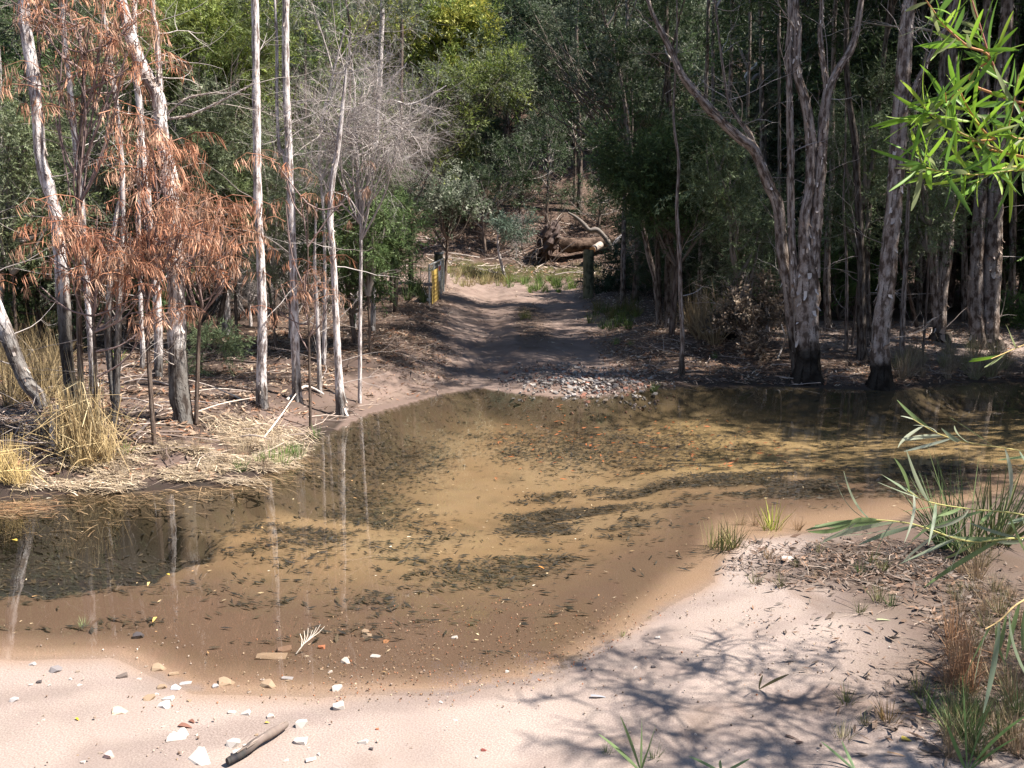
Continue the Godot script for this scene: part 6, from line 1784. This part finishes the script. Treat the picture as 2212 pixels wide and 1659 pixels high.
func build_small_things() -> void:
	var y := Color(0.42, 0.3, 0.06)
	fallen_leaf("yellow curled leaf floating left of the pale trunk reflections", 366, 1268, 14, 8, y, 0.8)
	fallen_leaf("tan-yellow leaf standing curled in the water at the left", 322, 1286, 26, 8, Color(0.55, 0.38, 0.16), 0.3)
	fallen_leaf("yellow and brown leaf by the pyramid-shaped dark stone", 334, 1354, 30, 10, Color(0.58, 0.4, 0.12), 0.15)
	fallen_leaf("yellow oval leaf on the water at the left edge", 45, 1284, 18, 12, y, 1.0)
	fallen_leaf("yellow leaf on the dry sand at the bottom left", 168, 1558, 20, 7, Color(0.6, 0.36, 0.03), 0.9)
	fallen_leaf("yellow scrap behind the burnt stick's tip", 578, 1564, 14, 8, y, 1.4)
	fallen_leaf("large yellow broad leaf lying in the lower right corner", 1958, 1600, 28, 20, Color(0.4, 0.31, 0.06), 1.0)
	fallen_leaf("yellow-green grass leaf above the broad yellow leaf", 2040, 1542, 34, 6, Color(0.42, 0.44, 0.06), 1.3)
	fallen_leaf("red-brown curled bark piece beyond the white slivers", 402, 1570, 46, 18, Color(0.2, 0.1, 0.075), 1.25)
	fallen_leaf("second red-brown bark piece touching the first", 416, 1562, 24, 12, Color(0.16, 0.075, 0.055), 0.9)
	fallen_leaf("long grey-blue leaf lying on the twig-shadowed sand", 1297, 1509, 56, 11, Color(0.25, 0.26, 0.29), 1.4)
	fallen_leaf("orange narrow leaf lying in the middle shallows", 1170, 1257, 24, 6, Color(0.5, 0.2, 0.05), 0.7)
	fallen_leaf("dark toothed leaf on the right sand under the dry stalks", 1712, 1596, 40, 10, Color(0.07, 0.045, 0.04), 1.0)
	fallen_leaf("second dark leaf right of the toothed one", 1728, 1606, 26, 12, Color(0.08, 0.05, 0.045), 1.7)
	fallen_leaf("pale green leaf lying flat in the right flood litter's lower edge", 1910, 1342, 44, 9, Color(0.3, 0.33, 0.2), 1.5)
	fallen_leaf("orange-brown strip of bark at the bottom edge", 1940, 1635, 60, 8, Color(0.42, 0.25, 0.14), 1.2)
	fallen_leaf("pale round leaf on the dark litter at the right edge", 2092, 1251, 26, 8, Color(0.5, 0.42, 0.33), 1.5)
	fallen_leaf("pale green-yellow leaf beside the dry reeds' foot in the water", 122, 1024, 20, 7, Color(0.4, 0.45, 0.08), 1.2)
	fallen_leaf("yellow leaf on the litter left of the thick flaky paperbark's foot", 264, 838, 14, 7, Color(0.6, 0.52, 0.2), 1.4)
	for k in 26:
		fallen_leaf("small pale leaf floating on the creek", dice.randf_range(60, 1300), dice.randf_range(1090, 1400), dice.randf_range(6, 14), dice.randf_range(3, 6), [Color(0.6, 0.48, 0.3), Color(0.5, 0.3, 0.14), Color(0.65, 0.6, 0.5)][k % 3], dice.randf() * PI, "small pale leaves on the creek")
	# bleached dead frond standing in the shallows
	var f := spot(640, 1416)
	f.y = 0.0
	var root := thing("dead_frond", "bleached white branching frond sticking out of the shallows by the tan rock", "twig", f)
	var b := Buf.new()
	var tip := Vector3(0.07, 0.05, -0.02)
	b.tube(PackedVector3Array([Vector3(0, -0.02, 0), tip * 0.5, tip]), PackedFloat32Array([0.003, 0.003, 0.002]), 5, PackedColorArray([Color(0.75, 0.68, 0.58)]))
	for k in 7:
		var s := tip * (0.35 + 0.1 * k)
		var e := s + Vector3(0.01 + 0.012 * k - 0.02, 0.05 + 0.008 * (k % 3), -0.02)
		b.tube(PackedVector3Array([s, (s + e) * 0.5 + Vector3(0.006, 0, 0), e]), PackedFloat32Array([0.002, 0.0018, 0.0012]), 4, PackedColorArray([Color(0.75, 0.68, 0.58)]))
	part("frond", b.mesh(), mats.twig, root)
	# floating raft of rotten reed at the left edge
	var raft := thing("debris_raft", "floating raft of brown rotting stalks and leaves at the left edge of the creek", "debris", Vector3(spot(40, 1215).x, 0, spot(40, 1215).z))
	var rb := flat()
	for k in 420:
		var q := Vector3(dice.randfn(0.0, 0.17), dice.randf_range(-0.01, 0.05), dice.randfn(0.0, 0.10))
		q.y *= 1.0 - minf(1.0, Vector2(q.x / 0.4, q.z / 0.25).length())
		var way := Vector3(1, dice.randf_range(-0.1, 0.12), dice.randfn(0, 0.35)).normalized()
		rb.leaf(q - way * 0.06, way, way.cross(Vector3.UP).normalized(), dice.randf_range(0.08, 0.2), 0.005, [Color(0.2, 0.12, 0.07), Color(0.34, 0.24, 0.15), Color(0.1, 0.065, 0.045), Color(0.4, 0.22, 0.12)][k % 4])
	for k in 16:
		var q := Vector3(dice.randfn(0.0, 0.13), 0.05, dice.randfn(0.0, 0.07))
		rb.leaf(q, Vector3(dice.randf_range(-1, 1), 0.1, dice.randf_range(-1, 1)).normalized(), Vector3(0.3, 0.2, 0.8).normalized(), 0.06, 0.02, [Color(0.5, 0.4, 0.28), Color(0.45, 0.38, 0.1), Color(0.5, 0.25, 0.16)][k % 3])
	part("stalks", rb.mesh(), mats.dead_leaf, raft).set_meta("kind", "stuff")


# ---------------------------------------------------------------- the long-leaved wattle growing at the right edge
func phyllode(length: float, width: float, sag: float, twist: float) -> ArrayMesh:
	var st := SurfaceTool.new()
	st.begin(Mesh.PRIMITIVE_TRIANGLES)
	var steps := 9
	var rows := []
	for k in steps + 1:
		var u := float(k) / steps
		var w := width * 0.5 * pow(sin(PI * clampf(u * 0.93 + 0.05, 0, 1)), 0.65)
		var p := Vector3(sin(u * 2.6) * 0.03 * length, -sag * length * u * u, length * u)
		var side := Vector3(cos(twist * u), sin(twist * u), 0)
		rows.append([p - side * w + Vector3(0, w * 0.25, 0), p, p + side * w + Vector3(0, w * 0.25, 0)])
	st.set_smooth_group(1)
	for k in steps:
		for s in 2:
			var quad := [rows[k][s], rows[k + 1][s], rows[k + 1][s + 1], rows[k][s + 1]]
			for m in [0, 1, 2, 0, 2, 3]:
				st.set_color(Color.WHITE)
				st.set_uv(Vector2(s * 0.5, float(k) / steps))
				st.add_vertex(quad[m])
	st.index()
	st.generate_normals()
	return st.commit()


func build_wattle() -> void:
	var foot := Vector3(2.55, ground(2.55, 2.35), -2.35)
	var root := thing("wattle_sapling", "young long-leaved wattle reaching in from the right edge with bright backlit leaves", "sapling", foot)
	var leaves := []
	for k in 4:
		leaves.append(phyllode([0.15, 0.19, 0.17, 0.13][k], [0.0115, 0.011, 0.013, 0.0105][k], [0.25, 0.4, 0.1, 0.05][k], [0.5, -0.6, 0.9, 0.2][k]))
	for k in 5:
		leaves.append(phyllode([0.095, 0.115, 0.08, 0.105, 0.12][k], [0.0115, 0.0095, 0.0125, 0.008, 0.0085][k], [0.05, 0.15, 0.0, 0.2, 0.1][k], [0.5, -0.6, 0.9, 0.2, -0.3][k]))
	var greens := []
	for c in [Color(0.19, 0.33, 0.035), Color(0.14, 0.27, 0.03), Color(0.25, 0.37, 0.05), Color(0.10, 0.2, 0.04), Color(0.22, 0.26, 0.12)]:
		greens.append(leaf_kind(c))
	var greys := []
	for c in [Color(0.2, 0.25, 0.17), Color(0.26, 0.3, 0.21), Color(0.15, 0.21, 0.09), Color(0.32, 0.35, 0.27)]:
		greys.append(leaf_kind(c))
	var stem := smooth_path([[Vector3(0, -0.15, 0), 0.02], [Vector3(-0.05, 0.7, 0.05), 0.018], [Vector3(0.02, 1.5, 0.05), 0.014], [Vector3(-0.12, 2.2, 0.1), 0.01], [Vector3(-0.1, 2.9, 0.1), 0.005]], 5)
	var sb := Buf.new()
	sb.tube(stem[0], stem[1], 8, PackedColorArray([Color(0.2, 0.13, 0.09)]), 0.1, noise_c)
	part("stem", sb.mesh(), mats.twig, root)
	# twigs as seen in the photograph: points px, py, and how far they are from the camera
	var twigs := [
		[[[2330, 320, 2.3], [2230, 255, 2.0], [2188, 217, 1.95], [2168, 187, 1.9], [2138, 123, 1.85], [2118, 60, 1.85], [2098, -5, 1.85], [2085, -60, 1.9]], 0, 26, 0.0035, Color(0.34, 0.13, 0.1)],
		[[[2188, 217, 1.95], [2138, 123, 1.85], [2091, 100, 1.8], [2048, 63, 1.78], [2021, 30, 1.75], [2000, 0, 1.72]], 0, 24, 0.003, Color(0.4, 0.2, 0.1)],
		[[[2340, 400, 2.3], [2240, 350, 2.0], [2181, 333, 1.9], [2125, 310, 1.85], [2075, 287, 1.8], [2025, 257, 1.78], [2010, 247, 1.75], [1995, 230, 1.72]], 0, 40, 0.003, Color(0.34, 0.26, 0.1)],
		[[[2181, 333, 1.9], [2150, 300, 1.85], [2125, 283, 1.82], [2091, 233, 1.8], [2068, 193, 1.76], [2048, 227, 1.74], [2042, 200, 1.72]], 0, 28, 0.0025, Color(0.45, 0.24, 0.08)],
		[[[2300, 380, 2.1], [2208, 367, 1.9], [2161, 372, 1.85], [2108, 377, 1.8], [2050, 372, 1.75], [2010, 365, 1.72], [1985, 356, 1.7]], 0, 40, 0.0025, Color(0.42, 0.35, 0.12)],
		[[[2320, 280, 2.2], [2212, 300, 1.9], [2180, 280, 1.85], [2190, 220, 1.8], [2200, 160, 1.8]], 0, 18, 0.0025, Color(0.36, 0.25, 0.1)],
		[[[2330, 400, 2.2], [2240, 370, 1.95], [2190, 360, 1.9], [2150, 370, 1.85], [2110, 395, 1.8]], 0, 14, 0.0025, Color(0.4, 0.33, 0.12)],
		[[[2330, 700, 2.3], [2212, 745, 2.1], [2165, 765, 2.05], [2141, 775, 2.0]], 0, 5, 0.002, Color(0.42, 0.3, 0.12)],
		[[[2330, 1000, 2.4], [2212, 975, 2.2], [2091, 956, 2.1], [2025, 936, 2.05], [1968, 903, 2.0]], 1, 12, 0.0025, Color(0.36, 0.3, 0.12)],
		[[[2330, 1185, 2.2], [2208, 1163, 1.9], [2091, 1169, 1.85], [1975, 1133, 1.8], [1891, 1123, 1.75], [1841, 1126, 1.72]], 1, 20, 0.003, Color(0.34, 0.32, 0.12)],
		[[[2330, 1140, 2.2], [2200, 1110, 1.95], [2100, 1100, 1.9], [2010, 1085, 1.85], [1960, 1060, 1.8]], 1, 16, 0.0025, Color(0.34, 0.32, 0.12)],
		[[[2330, 1250, 2.1], [2212, 1296, 1.75], [2161, 1339, 1.7], [2128, 1359, 1.68]], 2, 10, 0.0025, Color(0.42, 0.3, 0.14)],
	]
	for q in twigs:
		var list := []
		var counts := int(q[2] * (1.35 if q[1] == 0 else 1.15))
		var n: int = q[0].size()
		for k in n:
			list.append([at(q[0][k][0], q[0][k][1], q[0][k][2]) - foot, q[3] * (1.0 - 0.75 * k / n)])
		# joined back to the stem
		var joint: Vector3 = list[0][0]
		list.insert(0, [Vector3(-0.02, joint.y - 0.15, 0.05), q[3] * 1.5])
		var made := smooth_path(list, 5)
		var path: PackedVector3Array = made[0]
		var b := Buf.new()
		b.tube(path, made[1], 6, PackedColorArray([q[4]]))
		var twig := part("twig", b.mesh(), mats.twig, root)
		var first := int(path.size() * 0.28)
		for k in counts:
			var u: float = lerpf(first, path.size() - 1.01, (k + dice.randf() * 0.6) / counts)
			var a := int(u)
			var p := path[a].lerp(path[a + 1], u - a)
			var ahead := (path[a + 1] - path[a]).normalized()
			var way := ahead * dice.randf_range(0.3, 0.9) + some_way() * 0.75
			if q[1] == 1:
				way += Vector3.DOWN * 0.35 + Vector3.LEFT * 0.3
			elif q[1] == 2:
				way = Vector3(dice.randf_range(-0.5, 0.3), -1.0, dice.randf_range(-0.3, 0.3))
			way = way.normalized()
			var x := way.cross(some_way()).normalized()
			var basis := Basis(x, way.cross(x), way)
			var pool: Array = greens if q[1] == 0 else greys
			var which: int = 4 + dice.randi() % 5 if q[1] == 0 else dice.randi() % 4
			part("leaf", leaves[which], pool[dice.randi() % pool.size()], twig, Transform3D(basis.scaled(Vector3.ONE * dice.randf_range(0.65, 1.1)), p))
	# the rest of its crown stands outside the frame
	var places := []
	var tints := PackedColorArray()
	var ends := []
	var more := Buf.new()
	for k in 22:
		var u := dice.randi_range(5, stem[0].size() - 1)
		var way := Vector3(dice.randf_range(-0.2, 1.0), dice.randf_range(-0.1, 0.6), dice.randf_range(-1.0, 0.8)).normalized()
		limb(more, stem[0][u], way, dice.randf_range(0.5, 0.95), 0.006, 1, ends, Color(0.3, 0.24, 0.1), -0.02, 0.2, 3)
	part("branches", more.mesh(), mats.twig, root)
	for e in ends:
		var w: Vector3 = e[0] + foot
		if w.x < -w.z * 0.66 + 0.25 and w.z < -0.4:
			continue
		places.append(sprig_at(e[0], e[1] + Vector3.DOWN * 0.2, dice.randf_range(0.5, 0.9)))
		tints.append(pal([Color(0.15, 0.25, 0.06), Color(0.18, 0.24, 0.12)]))
	# its top leans out over the sand above the frame and casts the dappled shade there
	for k in 8:
		var q := Vector3(dice.randf_range(2.35, 3.3), 0, -dice.randf_range(1.8, 3.0))
		q.y = EYE - q.z * 0.33 + dice.randf_range(0.15, 0.8)
		var bough := smooth_path([[Vector3(-0.1, 2.6, 0.1), 0.008], [(q - foot) * 0.5 + Vector3(0, 1.5, 0), 0.006], [q - foot, 0.002]], 4)
		var bb := Buf.new()
		bb.tube(bough[0], bough[1], 5, PackedColorArray([Color(0.3, 0.24, 0.1)]))
		part("bough", bb.mesh(), mats.twig, root)
		for m in dice.randi_range(4, 9):
			places.append(sprig_at(q - foot + some_way() * 0.22, some_way() + Vector3.DOWN * 0.4, dice.randf_range(0.5, 0.85)))
			tints.append(pal([Color(0.15, 0.25, 0.06), Color(0.18, 0.24, 0.12)]))
	many("foliage", shapes["long_0"], mats.gloss_leaf, places, tints, root)
	# broad-bladed seedlings on the near sand
	seedling("broad-bladed grey-green seedling at the bottom edge right of centre", 1385, 1668, [[1330, 1540, 0.20], [1375, 1545, 0.22], [1410, 1550, 0.2], [1395, 1580, 0.14], [1290, 1585, 0.22]], Color(0.17, 0.24, 0.11))
	seedling("seedling with two long dark leaves in the leaf shade on the sand", 1640, 1490, [[1702, 1443, 0.13], [1640, 1450, 0.08]], Color(0.14, 0.13, 0.07))
	seedling("broad seedling blades at the bottom edge under the toothed leaf", 1560, 1672, [[1500, 1640, 0.12], [1600, 1645, 0.12], [1545, 1632, 0.1]], Color(0.18, 0.26, 0.13))
	seedling("long blade plant at the bottom edge near the orange bark strip", 1850, 1668, [[1790, 1620, 0.14], [1830, 1635, 0.1]], Color(0.16, 0.24, 0.12))
	seedling("tall broad-bladed grass at the lower right corner", 2090, 1672, [[2060, 1450, 0.32], [2120, 1480, 0.3], [2180, 1500, 0.3], [2150, 1600, 0.2], [2040, 1580, 0.2]], Color(0.13, 0.22, 0.08))


func leaf_kind(c: Color) -> Material:
	var m: StandardMaterial3D = mats.gloss_leaf.duplicate()
	m.albedo_color = c.linear_to_srgb()
	return m


func seedling(label: String, px: float, py: float, blades: Array, tint: Color) -> void:
	var foot := spot(px, py)
	var root := thing("seedling", label, "plant", foot)
	var mat := leaf_kind(tint)
	for q in blades:
		var tip := at(q[0], q[1], -foot.z + dice.randf_range(-0.06, 0.06)) - foot
		var way := tip.normalized()
		var l := maxf(tip.length(), q[2])
		var x := way.cross(Vector3(0.2, 0.3, 1)).normalized()
		part("leaf", phyllode(l, dice.randf_range(0.008, 0.013), dice.randf_range(0.05, 0.3), dice.randf_range(-1.2, 1.2)), mat, root, Transform3D(Basis(x, way.cross(x), way), Vector3.ZERO))


func build_details() -> void:
	mats.dark_bark_plain = paint(Color.WHITE, 0.8)
	var s0 := flat()
	s0.blade(Vector3(0, 0, -0.1), Vector3.BACK, Vector3.RIGHT, 0.2, 0.005, 0.03, Color.WHITE, 3)
	shapes["straw_piece"] = s0.mesh()
	var s1 := flat()
	s1.blade(Vector3(0, 0, -0.08), Vector3(0.2, 0.25, 1).normalized(), Vector3.RIGHT, 0.18, 0.006, 0.4, Color.WHITE, 4)
	shapes["straw_piece_bent"] = s1.mesh()
	build_litter()
	build_stones()
	build_fallen_wood()
	build_gate()
	build_fallen_tree()
	build_grass()
	build_small_things()
	build_wattle()


func point_out() -> void:
	# things of one small group that share a label are told apart by their order across the view
	var words := ["first", "second", "third", "fourth", "fifth", "sixth", "seventh", "eighth", "ninth", "tenth", "eleventh", "twelfth", "thirteenth", "fourteenth", "fifteenth", "sixteenth", "seventeenth", "eighteenth", "nineteenth", "twentieth"]
	var shared := {}
	for o in get_children():
		if o is Node3D and o.has_meta("group") and o.has_meta("label") and not o.is_queued_for_deletion():
			var p: Vector3 = o.position
			if p.z < -1.0 and absf(p.x / p.z) < 0.63:
				var key: String = o.get_meta("label")
				if not shared.has(key):
					shared[key] = []
				shared[key].append(o)
	for key in shared:
		var list: Array = shared[key]
		if list.size() < 2 or list.size() > words.size() or key.split(" ").size() > 12:
			continue
		list.sort_custom(func(a, b): return a.position.x / -a.position.z < b.position.x / -b.position.z)
		for k in list.size():
			list[k].set_meta("label", "%s, %s from the left" % [key, words[k]])
